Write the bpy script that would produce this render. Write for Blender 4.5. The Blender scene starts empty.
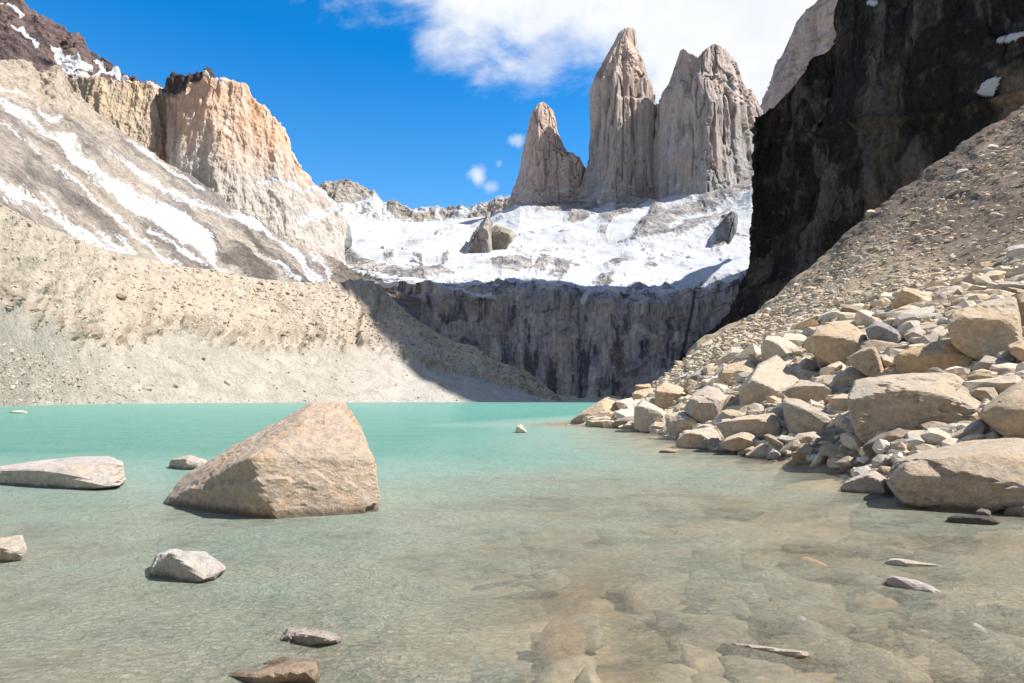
import bpy, bmesh, math, random
import numpy as np

random.seed(7)
rng = np.random.default_rng(7)
scene = bpy.context.scene
COL = scene.collection

# ------------------------------------------------------------------ camera, sky, sun, exposure
F = 600.0            # focal length in pixels of the 1024 px wide frame
HZ = 400.0           # image row of the horizon
CZ = 1.6             # eye height over the water
cam_d = bpy.data.cameras.new("camera")
cam_d.sensor_width = 36.0
cam_d.lens = 36.0 * F / 1024.0
cam_d.shift_y = (HZ - 341.5) / 1024.0
cam_d.clip_start = 0.05
cam_d.clip_end = 20000
cam = bpy.data.objects.new("camera", cam_d)
cam.location = (0, 0, CZ)
cam.rotation_euler = (math.radians(90), 0, 0)
COL.objects.link(cam)
scene.camera = cam

SUN = np.array([0.62, -0.07, 0.78]); SUN /= np.linalg.norm(SUN)
sun_el = math.asin(SUN[2]); sun_az = math.atan2(SUN[0], SUN[1])
sl = bpy.data.lights.new("sun", 'SUN')
sl.energy = 4.6; sl.angle = math.radians(0.8); sl.color = (1.0, 0.945, 0.86)
so = bpy.data.objects.new("sun", sl)
so.rotation_euler = (0, math.acos(SUN[2]), math.atan2(SUN[1], SUN[0]))
COL.objects.link(so)

scene.view_settings.view_transform = 'Standard'
scene.view_settings.look = 'None'
scene.view_settings.gamma = 1.0
scene.view_settings.exposure = 0.80
scene.view_settings.use_curve_mapping = False
scene.cycles.max_bounces = 6
scene.cycles.diffuse_bounces = 2
scene.cycles.sample_clamp_direct = 12
scene.cycles.transparent_max_bounces = 8

class NT:
    """small helper to write node trees"""
    def __init__(s, tree): s.t = tree; s.n = tree.nodes; s.l = tree.links; s.n.clear()
    def new(s, typ, ins=None, **kw):
        n = s.n.new(typ)
        for k, v in kw.items(): setattr(n, k, v)
        if ins:
            for k, v in ins.items(): s.put(n.inputs[k], v)
        return n
    def put(s, sock, v):
        if hasattr(v, 'is_linked') or isinstance(v, bpy.types.NodeSocket): s.l.new(v, sock)
        else: sock.default_value = v
    def math(s, op, a, b=0.0, c=0.0, clamp=False):
        n = s.n.new('ShaderNodeMath'); n.operation = op; n.use_clamp = clamp
        s.put(n.inputs[0], a); s.put(n.inputs[1], b); s.put(n.inputs[2], c)
        return n.outputs[0]
    def ramp(s, fac, stops, interp='LINEAR'):
        n = s.n.new('ShaderNodeValToRGB'); cr = n.color_ramp; cr.interpolation = interp
        while len(cr.elements) > 1: cr.elements.remove(cr.elements[-1])
        cr.elements[0].position = stops[0][0]; cr.elements[0].color = (*stops[0][1], 1)
        for p, c in stops[1:]:
            e = cr.elements.new(p); e.color = (*c, 1)
        s.put(n.inputs[0], fac); return n.outputs[0]
    def mix(s, fac, a, b, typ='MIX'):
        n = s.n.new('ShaderNodeMix'); n.data_type = 'RGBA'; n.blend_type = typ
        s.put(n.inputs[0], fac); s.put(n.inputs[6], a); s.put(n.inputs[7], b)
        return n.outputs[2]
    def maprange(s, v, a, b, c=0.0, d=1.0, smooth=False):
        n = s.n.new('ShaderNodeMapRange'); n.interpolation_type = 'SMOOTHSTEP' if smooth else 'LINEAR'
        s.put(n.inputs[0], v)
        for i, x in enumerate((a, b, c, d)): s.put(n.inputs[i + 1], x)
        return n.outputs[0]
    def noise(s, vec, scale, detail=4, rough=0.55, dist=0.0):
        n = s.n.new('ShaderNodeTexNoise')
        s.put(n.inputs['Vector'], vec)
        for k, v in (('Scale', scale), ('Detail', detail), ('Roughness', rough), ('Distortion', dist)): s.put(n.inputs[k], v)
        return n.outputs['Fac']
    def mapping(s, vec, scale=(1, 1, 1), rot=(0, 0, 0), loc=(0, 0, 0)):
        n = s.n.new('ShaderNodeMapping'); s.put(n.inputs[0], vec)
        n.inputs['Scale'].default_value = scale; n.inputs['Rotation'].default_value = rot; n.inputs['Location'].default_value = loc
        return n.outputs[0]

def build_world():
    w = bpy.data.worlds.new("World"); scene.world = w; w.use_nodes = True
    N = NT(w.node_tree)
    out = N.new('ShaderNodeOutputWorld'); bg = N.new('ShaderNodeBackground')
    sky = N.new('ShaderNodeTexSky'); sky.sky_type = 'NISHITA'; sky.sun_disc = False
    sky.sun_elevation = sun_el; sky.sun_rotation = sun_az
    sky.altitude = 900; sky.air_density = 1.0; sky.dust_density = 0.25; sky.ozone_density = 2.5
    hs = N.new('ShaderNodeHueSaturation', {'Hue': 0.495, 'Saturation': 1.3, 'Value': 1.0, 'Color': sky.outputs[0]})
    tc = N.new('ShaderNodeTexCoord'); sep = N.new('ShaderNodeSeparateXYZ'); N.l.new(tc.outputs['Generated'], sep.inputs[0])
    dx, dy, dz = sep.outputs
    dys = N.math('MAXIMUM', dy, 0.02)
    p = N.math('DIVIDE', dx, dys); q = N.math('DIVIDE', dz, dys)
    comb = N.new('ShaderNodeCombineXYZ', {0: p, 1: q, 2: 0.0}); v = comb.outputs[0]
    n1 = N.noise(N.mapping(v, (1, 1.35, 1)), 5.2, 9, 0.60, 0.25)
    n2 = N.noise(N.mapping(v, (1, 1.2, 1), loc=(3.3, 1.1, 0)), 2.6, 8, 0.62, 0.2)
    # lower edge of the cloud bank: q as a function of p
    pn = N.maprange(p, -0.5, 0.7)
    pts = [(-0.5, .86), (-0.40, .72), (-.31, .655), (-.187, .632), (-.12, .575), (-.04, .548), (.055, .515), (.12, .535), (.2, .49), (.3, .40), (.4, .36), (.7, .36)]
    B = N.ramp(pn, [((a + .5) / 1.2, (b, b, b)) for a, b in pts])
    s = N.math('SUBTRACT', q, B)
    s = N.math('ADD', s, N.math('MULTIPLY', N.math('SUBTRACT', n1, 0.5), 0.34))
    m = N.maprange(s, -0.035, 0.095, smooth=True)
    # blue holes and thin places inside the bank
    hole = N.maprange(n2, 0.36, 0.50, 0.72, 1.0, smooth=True)
    m = N.math('MULTIPLY', m, hole)
    m = N.math('MULTIPLY', m, N.maprange(q, 1.6, 0.9))
    m = N.math('MULTIPLY', m, N.maprange(dy, 0.05, 0.2))
    def puff(cx, cy, r, ax, amt):
        du = N.math('MULTIPLY', N.math('SUBTRACT', p, cx), 1 / ax); dv = N.math('SUBTRACT', q, cy)
        d = N.math('SQRT', N.math('ADD', N.math('MULTIPLY', du, du), N.math('MULTIPLY', dv, dv)))
        nn = N.noise(v, 30, 6, 0.6, 0.3)
        e = N.math('SUBTRACT', 1.0, N.math('DIVIDE', d, r))
        e = N.math('ADD', e, N.math('MULTIPLY', N.math('SUBTRACT', nn, 0.5), 1.7))
        g = N.math('MULTIPLY', N.maprange(e, 0.1, 0.9, smooth=True), N.maprange(d, r * 1.9, r * .9))
        return N.math('MULTIPLY', g, N.math('MULTIPLY', N.maprange(dy, 0.05, 0.2), amt))
    for a in ((-.057, .372, .026, .8, .75), (-.035, .356, .016, 1.3, .4), (.008, .433, .016, 1.4, .5), (-.022, .392, .012, .8, .3)):
        m = N.math('MAXIMUM', m, puff(*a))
    shade = N.maprange(N.noise(N.mapping(v, loc=(7, 2, 0)), 4.0, 7, .6), .3, .68)
    cc = N.mix(shade, (3.55, 3.75, 4.05, 1), (4.3, 4.32, 4.4, 1))
    pol = N.ramp(dz, [(0.0, (1.05, 1.0, 1.0)), (0.28, (1.0, 1.0, 1.0)), (0.50, (0.10, 0.82, 1.02)), (1.0, (0.1, 0.8, 1.0))])
    skc = N.mix(1.0, hs.outputs[0], pol, 'MULTIPLY')
    col = N.mix(m, skc, cc)
    # grey tone added to the unseen sky behind the viewer, neutralising blue fill light
    rear_fill = N.math('MULTIPLY', N.maprange(dy, 0.10, -0.30, smooth=True), N.maprange(N.noise(tc.outputs['Generated'], 3.0, 6, .6), .3, .5, .6, 1.0))
    col = N.mix(rear_fill, col, (1.25, 1.38, 1.68, 1))
    N.l.new(col, bg.inputs[0]); bg.inputs[1].default_value = 0.14
    N.l.new(bg.outputs[0], out.inputs[0])
build_world()

# ------------------------------------------------------------------ numeric helpers
def at(px, py, Y):
    px = np.asarray(px, float); py = np.asarray(py, float); Y = np.asarray(Y, float)
    return np.stack([(px - 512) / F * Y, Y + 0 * px, CZ + (HZ - py) / F * Y], -1)

def proj(V):
    return 512 + F * V[..., 0] / V[..., 1], HZ - F * (V[..., 2] - CZ) / V[..., 1]

def _hash(ix, iy, iz, seed):
    h = (ix.astype(np.uint32) * np.uint32(374761393) + iy.astype(np.uint32) * np.uint32(668265263)
         + iz.astype(np.uint32) * np.uint32(2147483647 - 1013904223) + np.uint32(seed * 974711 + 13))
    h = (h ^ (h >> np.uint32(13))) * np.uint32(1274126177)
    h = (h ^ (h >> np.uint32(15))) * np.uint32(2246822519)
    return ((h ^ (h >> np.uint32(16))) & np.uint32(0xFFFFFF)).astype(np.float32) / np.float32(0x7FFFFF) - 1

def vnoise(P, seed=0):
    P = np.asarray(P, np.float64); fl = np.floor(P); f = (P - fl).astype(np.float32); i = fl.astype(np.int64)
    f = f * f * f * (f * (f * 6 - 15) + 10)
    x, y, z = i[..., 0], i[..., 1], i[..., 2]; r = 0
    for a in (0, 1):
        wa = f[..., 0] if a else 1 - f[..., 0]
        for b in (0, 1):
            wb = f[..., 1] if b else 1 - f[..., 1]
            for c in (0, 1):
                wc = f[..., 2] if c else 1 - f[..., 2]
                r = r + wa * wb * wc * _hash(x + a, y + b, z + c, seed)
    return r

def fbm(P, octv=5, gain=0.5, seed=0):
    P = np.asarray(P, float); s = 0; a = 1.0; t = 0
    for o in range(octv):
        s = s + a * vnoise(P + 17.3 * o, seed + o); t += a; a *= gain; P = P * 2.03
    return s / t

def ridged(P, octv=5, gain=0.5, seed=0):
    P = np.asarray(P, float); s = 0; a = 1.0; t = 0
    for o in range(octv):
        s = s + a * (1 - 2 * np.abs(vnoise(P + 11.7 * o, seed + o))); t += a; a *= gain; P = P * 2.03
    return s / t

def sstep(x, a, b):
    t = np.clip((x - a) / (b - a), 0, 1); return t * t * (3 - 2 * t)

def p3(x, y, z=0.0):
    return np.stack([x, y, np.zeros_like(x) + z], -1)

def in_poly(x, y, poly):
    r = np.zeros(x.shape, bool); n = len(poly)
    for i in range(n):
        x1, y1 = poly[i]; x2, y2 = poly[(i + 1) % n]
        c = ((y1 > y) != (y2 > y)) & (x < (x2 - x1) * (y - y1) / (y2 - y1 + 1e-12) + x1)
        r ^= c
    return r

def seg_dist(x, y, line):
    d = np.full(x.shape, 1e9)
    for (x1, y1), (x2, y2) in zip(line[:-1], line[1:]):
        vx, vy = x2 - x1, y2 - y1
        t = np.clip(((x - x1) * vx + (y - y1) * vy) / (vx * vx + vy * vy + 1e-9), 0, 1)
        d = np.minimum(d, np.hypot(x - x1 - t * vx, y - y1 - t * vy))
    return d

def stroke(x, y, line, w):          # 1 on the line, 0.5 at distance w/2
    return np.clip(1 - seg_dist(x, y, line) / w, 0, 1)

def patch(x, y, poly, soft=3.0):    # 0.5 on the edge
    d = seg_dist(x, y, list(poly) + [poly[0]])
    return np.clip(0.5 + np.where(in_poly(x, y, poly), d, -d) / (2 * soft), 0, 1)

def grid_faces(nr, nc, wrap=False):
    i = np.arange(nr - 1)[:, None]; j = np.arange(nc if wrap else nc - 1)[None, :]
    j2 = (j + 1) % nc
    return np.stack(np.broadcast_arrays(i * nc + j, i * nc + j2, (i + 1) * nc + j2, (i + 1) * nc + j), -1).reshape(-1, 4)

def mesh_np(name, V, Fc, mat=None, smooth=True, attrs=None):
    V = np.ascontiguousarray(V, np.float32).reshape(-1, 3); Fc = np.ascontiguousarray(Fc, np.int32); k = Fc.shape[1]
    me = bpy.data.meshes.new(name)
    me.vertices.add(len(V)); me.vertices.foreach_set('co', V.ravel())
    me.loops.add(Fc.size); me.loops.foreach_set('vertex_index', Fc.ravel())
    me.polygons.add(len(Fc)); me.polygons.foreach_set('loop_start', np.arange(0, Fc.size, k, dtype=np.int32))
    me.polygons.foreach_set('use_smooth', np.full(len(Fc), smooth))
    me.update(calc_edges=True)
    for an, a in (attrs or {}).items():
        a = np.asarray(a, np.float32)
        if a.ndim >= 2 and a.shape[-1] == 3:
            a = a.reshape(-1, 3); a = np.concatenate([a, np.ones((len(a), 1), np.float32)], 1)
            me.attributes.new(an, 'FLOAT_COLOR', 'POINT').data.foreach_set('color', a.ravel())
        else:
            me.attributes.new(an, 'FLOAT', 'POINT').data.foreach_set('value', a.ravel())
    if mat: me.materials.append(mat)
    return me

def tag(o, label=None, cat=None, group=None, kind=None):
    for k, v in (('label', label), ('category', cat), ('group', group), ('kind', kind)):
        if v: o[k] = v
    return o

def link(name, me, parent=None):
    o = bpy.data.objects.new(name, me); COL.objects.link(o)
    if parent: o.parent = parent
    return o

def rows_u(rows, u, segs):
    """loft between curves given as (px, py, Y) lists, sampled at the columns u"""
    C = []
    for r in rows:
        r = np.array(r, float)
        C.append(at(u, np.interp(u, r[:, 0], r[:, 1]), np.interp(u, r[:, 0], r[:, 2])))
    return loft(np.array(C), segs)

def rows_net(rows, ncol, segs):
    C = []
    for r in rows:
        r = np.array(r, float); k = np.linspace(0, len(r) - 1, ncol)
        q = [np.interp(k, np.arange(len(r)), r[:, i]) for i in range(3)]
        C.append(at(*q))
    return loft(np.array(C), segs)

def loft(C, segs):
    out = []
    for k in range(len(C) - 1):
        t = np.linspace(0, 1, segs[k], endpoint=(k == len(C) - 2))
        out.append(C[k][None] * (1 - t)[:, None, None] + C[k + 1][None] * t[:, None, None])
    return np.concatenate(out, 0)

def smooth_rows(V, n):
    for _ in range(n):
        V[1:-1] = (V[:-2] + 2 * V[1:-1] + V[2:]) / 4
    return V

def smooth_cols(V, n):
    for _ in range(n):
        V[:, 1:-1] = (V[:, :-2] + 2 * V[:, 1:-1] + V[:, 2:]) / 4
    return V

def normals(V):
    a = np.gradient(V, axis=1); b = np.gradient(V, axis=0)
    n = np.cross(a, b); n /= np.linalg.norm(n, axis=-1, keepdims=True) + 1e-12
    view = np.array([0, 0, CZ]) - V
    s = np.sign((n * view).sum(-1, keepdims=True)); s[s == 0] = 1
    return n * s

def mixc(a, b, f):
    return np.asarray(a, float) * (1 - f[..., None]) + np.asarray(b, float) * f[..., None]

# ------------------------------------------------------------------ materials
def terrain_mat(name, fine, bump=0.6, snow_noise=0.5, var=0.45, stretch=(1, 1, 1), rough=0.92, dist=None, mid=None):
    """colour from the surface's own 'tint' attribute, broken up by noise; snow where the 'snow' attribute is high"""
    m = bpy.data.materials.new(name); m.use_nodes = True; N = NT(m.node_tree)
    out = N.new('ShaderNodeOutputMaterial'); b = N.new('ShaderNodeBsdfPrincipled')
    b.inputs['Roughness'].default_value = rough; b.inputs['Specular IOR Level'].default_value = 0.2
    pos = N.new('ShaderNodeNewGeometry').outputs['Position']
    sv = N.mapping(pos, stretch)
    n1 = N.noise(sv, 1 / fine, 10, 0.74, 0.1)
    n2 = N.noise(sv, 1 / (fine * 6), 6, 0.6, 0.5)
    tint = N.new('ShaderNodeAttribute', attribute_name='tint').outputs['Color']
    snow = N.new('ShaderNodeAttribute', attribute_name='snow').outputs['Fac']
    k = N.math('ADD', N.maprange(n1, 0.25, 0.75, 1 - var, 1 + var), N.maprange(n2, 0.3, 0.7, -var * .4, var * .4))
    col = N.mix(1.0, tint, N.new('ShaderNodeCombineColor', {0: k, 1: k, 2: k}).outputs[0], 'MULTIPLY')
    s = N.math('ADD', snow, N.math('MULTIPLY', N.math('SUBTRACT', n1, 0.5), snow_noise))
    sf = N.maprange(s, 0.46, 0.56, smooth=True)
    col = N.mix(sf, col, (0.50, 0.515, 0.54, 1))
    N.l.new(col, b.inputs['Base Color'])
    bp = N.new('ShaderNodeBump', {'Strength': bump, 'Distance': dist or fine * 1.2, 'Height': N.math('ADD', n1, N.math('MULTIPLY', n2, 2.0))})
    st = N.maprange(sf, 0, 1, bump, bump * 0.2); N.l.new(st, bp.inputs['Strength'])
    N.l.new(bp.outputs[0], b.inputs['Normal'])
    N.l.new(b.outputs[0], out.inputs[0])
    return m

def rock_mat(name, sc=1.0, speck=0.3, bump=0.55, wetband=True, band=(0.065, 0.0)):
    m = bpy.data.materials.new(name); m.use_nodes = True; N = NT(m.node_tree)
    out = N.new('ShaderNodeOutputMaterial'); b = N.new('ShaderNodeBsdfPrincipled')
    b.inputs['Specular IOR Level'].default_value = 0.25
    geo = N.new('ShaderNodeNewGeometry'); pos = geo.outputs['Position']
    oi = N.new('ShaderNodeObjectInfo')
    off = N.math('MULTIPLY', oi.outputs['Random'], 50.0)
    vec = N.new('ShaderNodeVectorMath', operation='ADD'); N.l.new(pos, vec.inputs[0])
    cx = N.new('ShaderNodeCombineXYZ', {0: off, 1: off, 2: off}); N.l.new(cx.outputs[0], vec.inputs[1])
    v = vec.outputs[0]
    n0 = N.noise(v, 1.1 * sc, 5, 0.6, 0.6)
    n1 = N.noise(v, 6 * sc, 10, 0.74, 0.1)
    n2 = N.noise(v, 46 * sc, 5, 0.75)
    k = N.math('ADD', N.maprange(n1, 0.3, 0.7, 0.66, 1.30), N.maprange(n2, 0.3, 0.7, -speck * .6, speck * .6))
    hue = N.ramp(n0, [(0.3, (1.10, 0.97, 0.80)), (0.5, (1.0, 1.0, 1.0)), (0.7, (0.92, 0.95, 0.98))])
    col = N.mix(1.0, oi.outputs['Color'], N.new('ShaderNodeCombineColor', {0: k, 1: k, 2: k}).outputs[0], 'MULTIPLY')
    col = N.mix(1.0, col, hue, 'MULTIPLY')
    # rusty stains and dark lichen
    col = N.mix(N.maprange(N.noise(v, 2.2 * sc, 6, .65, 1.0), .58, .72, 0, .45), col, (0.30, 0.19, 0.10, 1))
    col = N.mix(N.maprange(n2, .66, .78, 0, .35), col, (0.10, 0.09, 0.08, 1))
    col = N.mix(1.0, col, (0.97, 1.0, 1.13, 1), 'MULTIPLY')
    # wet, stained band at the waterline
    z = N.new('ShaderNodeSeparateXYZ'); N.l.new(pos, z.inputs[0])
    wet = N.maprange(N.math('ADD', z.outputs[2], N.math('MULTIPLY', N.math('SUBTRACT', n1, .5), .10)), band[0], band[1])
    if not wetband: wet = N.math('MULTIPLY', wet, 0.0)
    col = N.mix(N.math('MULTIPLY', wet, .72), col, (0.085, 0.06, 0.035, 1))
    N.l.new(col, b.inputs['Base Color'])
    N.l.new(N.maprange(wet, 0, 1, 0.9, 0.45), b.inputs['Roughness'])
    h = N.math('ADD', N.math('MULTIPLY', n1, 1.0), N.math('MULTIPLY', n2, 0.25))
    bp = N.new('ShaderNodeBump', {'Strength': bump, 'Distance': 0.12 / sc, 'Height': h})
    N.l.new(bp.outputs[0], b.inputs['Normal'])
    N.l.new(b.outputs[0], out.inputs[0])
    return m

M_NEAR = rock_mat('granite_near', 1.6, 0.40, 1.0)
M_BANK = rock_mat('granite_bank', 0.9, 0.34, 1.0)
M_HERO = rock_mat('waterline_granite', 1.6, 0.42, 1.0, True, (0.15, 0.05))
M_WASH = rock_mat('washed_granite', 1.6, 0.34, 0.9, False)
M_SUB = rock_mat('submerged_granite', 1.4, 0.2, 0.4, False)
M_FAR = terrain_mat('granite_far', 3.0, 0.8)

# ------------------------------------------------------------------ lake depth
SH = np.array([(575, 960 / 25.), (640, 960 / 29.), (700, 960 / 46.), (760, 960 / 58.), (830, 960 / 72.), (880, 960 / 92.),
               (940, 960 / 105.), (1024, 960 / 114.), (1180, 960 / 130.)])     # right shore: px, Y
_shx = (SH[:, 0] - 512) / F * SH[:, 1]
_sx = np.concatenate([_shx[::-1], [5.5, 9, 20, 60, 130, 160]]); _sy = np.concatenate([SH[::-1, 1], [42, 50, 70, 150, 450, 760]])
def shore_x(Y):
    return np.interp(Y, _sy, _sx)
def lake_depth(X, Y):
    Yc = np.maximum(Y, 0.5)
    px = 512 + F * X / Yc
    left = sstep(-px, -640, -330)
    d = 0.17 + 0.030 * np.maximum(Y - 3, 0) + 0.0085 * np.maximum(Y - 8, 0) ** 2
    d = d + left * (0.20 + 0.02 * Yc)
    P = p3(X, Y)
    d = d + 0.17 * fbm(P * [0.55, 0.75, 1] + 5, 4, .55, 21) * np.clip(1.2 - Y / 40, .3, 1.2)
    d = np.minimum(d, 9)
    # shelves up along the right bank
    s = shore_x(Y) - X
    d = np.minimum(d, np.where(s < 0, 0.02 + 0.3 * s, 0.06 + 0.20 * s))
    return np.maximum(d, -3)

# ------------------------------------------------------------------ lake bed and water
def axis(vals, step0, grow, lo, hi):
    a = [vals]; s = step0
    while a[-1] < hi: a.append(a[-1] + s); s *= grow
    return np.array(a)

def lake():
    ys = np.concatenate([np.arange(-14, 2.4, 0.8), axis(2.4, 0.035, 1.0125, 0, 720)])
    xp = axis(0.0, 0.05, 1.012, 0, 800)
    xs = np.concatenate([-xp[:0:-1], xp])
    X, Y = np.meshgrid(xs, ys)
    d = lake_depth(X, Y)
    # lake bed
    fine = 0.05 * fbm(p3(X, Y) * 1.9, 4, .5, 5) * np.clip(1.2 - Y / 60, 0, 1)
    far = np.hypot(X, np.maximum(Y, 0)); d2 = np.where(far > 60, np.maximum(d, 0.6), d)
    Z = -d2 + fine; Z = np.where((X < shore_x(Y) - 0.1), np.minimum(Z, -0.03), Z)
    V = np.stack([X, Y, Z], -1)
    n = fbm(p3(X, Y) * 1.1, 5, .6, 3); n2 = fbm(p3(X, Y) * 3.3, 4, .6, 9)
    c = mixc((.30, .23, .15), (.66, .53, .37), sstep(n, -.25, .3)); c = mixc(c, (.42, .25, .12), .5 * sstep(n2, .12, .5))
    c = mixc(c, (.09, .075, .06), .55 * sstep(-n2, .15, .5))
    bed = terrain_mat('lake_bed_sand', 0.05, 0.6, 0, .35, dist=.03)
    o = link('lake_bed', mesh_np('lake_bed', V, grid_faces(*X.shape), bed, True, {'tint': c, 'snow': np.zeros(X.shape)}))
    tag(o, 'sandy brown lake bed seen through the shallow water', 'lake bed', kind='structure')
    # water surface
    m = bpy.data.materials.new('glacial_water'); m.use_nodes = True; N = NT(m.node_tree)
    out = N.new('ShaderNodeOutputMaterial')
    geo = N.new('ShaderNodeNewGeometry'); pos = geo.outputs['Position']
    dep = N.new('ShaderNodeAttribute', attribute_name='depth').outputs['Fac']
    w1 = N.noise(N.mapping(pos, (1.0, 1.7, 1), (0, 0, 0.35)), 3.6, 5, 0.58, 0.5)
    w2 = N.noise(N.mapping(pos, (1.0, 2.0, 1), (0, 0, -0.15)), 12.0, 5, 0.68, 0.4)
    w3 = N.noise(N.mapping(pos, (1.0, 1.6, 1), (0, 0, 0.2)), 0.35, 4, 0.5, 0.4)
    w4 = N.noise(N.mapping(pos, (1.0, 1.5, 1), (0, 0, 0.1)), 0.8, 3, 0.5, 0.4)
    h = N.math('ADD', N.math('MULTIPLY', w1, 1.0), N.math('MULTIPLY', w2, 0.75))
    h = N.math('ADD', h, N.math('MULTIPLY', w4, 1.2))
    w5 = N.noise(N.mapping(pos, (1.0, 1.8, 1), (0, 0, 0.5)), 38.0, 3, 0.6, 0.2)
    h = N.math('ADD', h, N.math('MULTIPLY', w5, 0.16))
    bump = N.new('ShaderNodeBump', {'Strength': 1.0, 'Distance': 0.12, 'Height': h})
    vt = N.new('ShaderNodeVectorMath', operation='DOT_PRODUCT'); N.l.new(geo.outputs['Normal'], vt.inputs[0]); N.l.new(geo.outputs['Incoming'], vt.inputs[1])
    cosi = N.math('ABSOLUTE', vt.outputs['Value'])
    # length of the sight line in the water (refracted), absorbing as milky glacial flour
    sin2 = N.math('DIVIDE', N.math('SUBTRACT', 1.0, N.math('MULTIPLY', cosi, cosi)), 1.77)
    cosr = N.math('SQRT', N.math('SUBTRACT', 1.0, sin2))
    path = N.math('DIVIDE', N.math('MAXIMUM', dep, 0.0), cosr)
    path = N.math('MULTIPLY', path, N.maprange(h, 1.2, 1.9, 0.5, 1.5))
    murk = N.math('SUBTRACT', 1.0, N.math('EXPONENT', N.math('MULTIPLY', path, -2.15)))
    mc = N.ramp(N.maprange(dep, 0.1, 2.2), [(0, (.47, .405, .29)), (.2, (.41, .415, .315)), (.45, (.32, .45, .375)), (.75, (.20, .40, .33)), (1, (.118, .325, .265))])
    mc = N.mix(N.maprange(w3, .35, .65, 0, .3), mc, (.24, .40, .345, 1))
    dif = N.new('ShaderNodeBsdfDiffuse', {'Color': mc, 'Normal': N.new('ShaderNodeBump', {'Strength': 1.0, 'Distance': 0.11, 'Height': h}).outputs[0]})
    tr = N.new('ShaderNodeBsdfTransparent', {'Color': (.97, .97, .91, 1)})
    body = N.new('ShaderNodeMixShader', {0: murk}); N.l.new(tr.outputs[0], body.inputs[1]); N.l.new(dif.outputs[0], body.inputs[2])
    gl = N.new('ShaderNodeBsdfGlossy', {'Color': (1, 1, 1, 1), 'Roughness': 0.045, 'Normal': bump.outputs[0]})
    fr = N.new('ShaderNodeFresnel', {'IOR': 1.33, 'Normal': bump.outputs[0]})
    fac = N.math('MINIMUM', N.math('MULTIPLY', fr.outputs[0], 0.9), 0.36)
    mx = N.new('ShaderNodeMixShader', {0: fac}); N.l.new(body.outputs[0], mx.inputs[1]); N.l.new(gl.outputs[0], mx.inputs[2])
    N.l.new(mx.outputs[0], out.inputs[0])
    V2 = np.stack([X, Y, 0 * X + 0.006 * fbm(p3(X, Y) * [1.1, 1.9, 1], 2, .5, 40) * np.exp(-np.maximum(Y, 0) / 30)], -1)
    o = link('water', mesh_np('water', V2, grid_faces(*X.shape), m, True, {'depth': d}))
    tag(o, 'rippled milky turquoise lake, clear and brown in the shallows', 'lake', kind='structure')
lake()

# ------------------------------------------------------------------ right bank (scree slope)
R_S = [(540, 424, 40), (575, 425, 38.4), (640, 430, 32), (700, 447, 20.4), (760, 459, 16.3), (830, 472, 13.3), (880, 492, 10.4), (940, 505, 9.14), (1024, 514, 8.4), (1200, 532, 7.3)]
R_W = [(px, HZ + F * (CZ + .5) / Y0, Y0) for px, py, Y0 in [(p[0], p[1], p[2] * .97) for p in R_S]]
R_M = [(540, 430, 44), (575, 426, 44), (600, 420, 45), (634, 406, 47), (680, 382, 48), (724, 352, 48), (761, 336, 50), (800, 320, 50), (850, 300, 50), (900, 284, 50), (950, 271, 50), (1024, 255, 47), (1200, 215, 40)]
R_T = [(540, 428, 48), (575, 424, 49), (600, 417, 49), (618, 407, 51), (634, 399, 52), (663, 379, 56), (680, 365, 62), (700, 349, 70), (724, 335, 85), (761, 317, 115), (798, 283, 150), (831, 257, 180), (865, 224, 212), (889, 203, 230), (949, 163, 262), (983, 136, 275), (1024, 112, 290), (1200, 10, 310)]
R_B = [(p[0], p[1] - 6 if p[0] > 690 else p[1] + 4, p[2] + 60) for p in R_T]
u = np.linspace(540, 1200, 560)
RV = rows_u([R_W, R_S, R_M, R_T, R_B], u, [6, 190, 260, 12])
RV[:-14] = smooth_rows(RV[:-14], 30)
RPX, RPY = proj(RV)
def bank_Y(px, py):
    j = int(np.clip(np.searchsorted(u, px), 0, len(u) - 1)); col = RPY[:-12, j]
    k = np.argsort(col); return float(np.interp(py, col[k], RV[:-12, j, 1][k]))

def right_scree():
    V = RV.copy(); n = normals(V); Yd = V[..., 1:2]
    a = 0.010 * Yd
    V = V + n * (a * fbm(V / (Yd * .10 + 1.2), 5, .55, 31)[..., None] + .5 * a * ridged(V / (Yd * .035 + .6), 4, .55, 33)[..., None])
    PX, PY = RPX, RPY
    along = (PX * 0.72 - PY * .69); across = (PX * .69 + PY * .72)
    st = fbm(p3(across / 10, along / 90), 4, .5, 3); g = fbm(V / 3.0, 5, .6, 8)
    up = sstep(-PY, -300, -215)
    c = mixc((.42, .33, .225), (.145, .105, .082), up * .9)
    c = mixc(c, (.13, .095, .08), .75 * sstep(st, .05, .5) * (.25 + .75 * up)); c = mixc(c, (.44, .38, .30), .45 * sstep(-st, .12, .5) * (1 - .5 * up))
    c = mixc(c, (.30, .26, .20), .5 * sstep(g, .1, .5))
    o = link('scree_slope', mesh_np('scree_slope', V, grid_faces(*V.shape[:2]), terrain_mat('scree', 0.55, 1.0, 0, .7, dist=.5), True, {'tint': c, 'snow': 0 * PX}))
    tag(o, 'brown gravel scree slope rising from the boulders to the dark cliff', 'scree slope', kind='structure')
    return V
RVd = right_scree()

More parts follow.
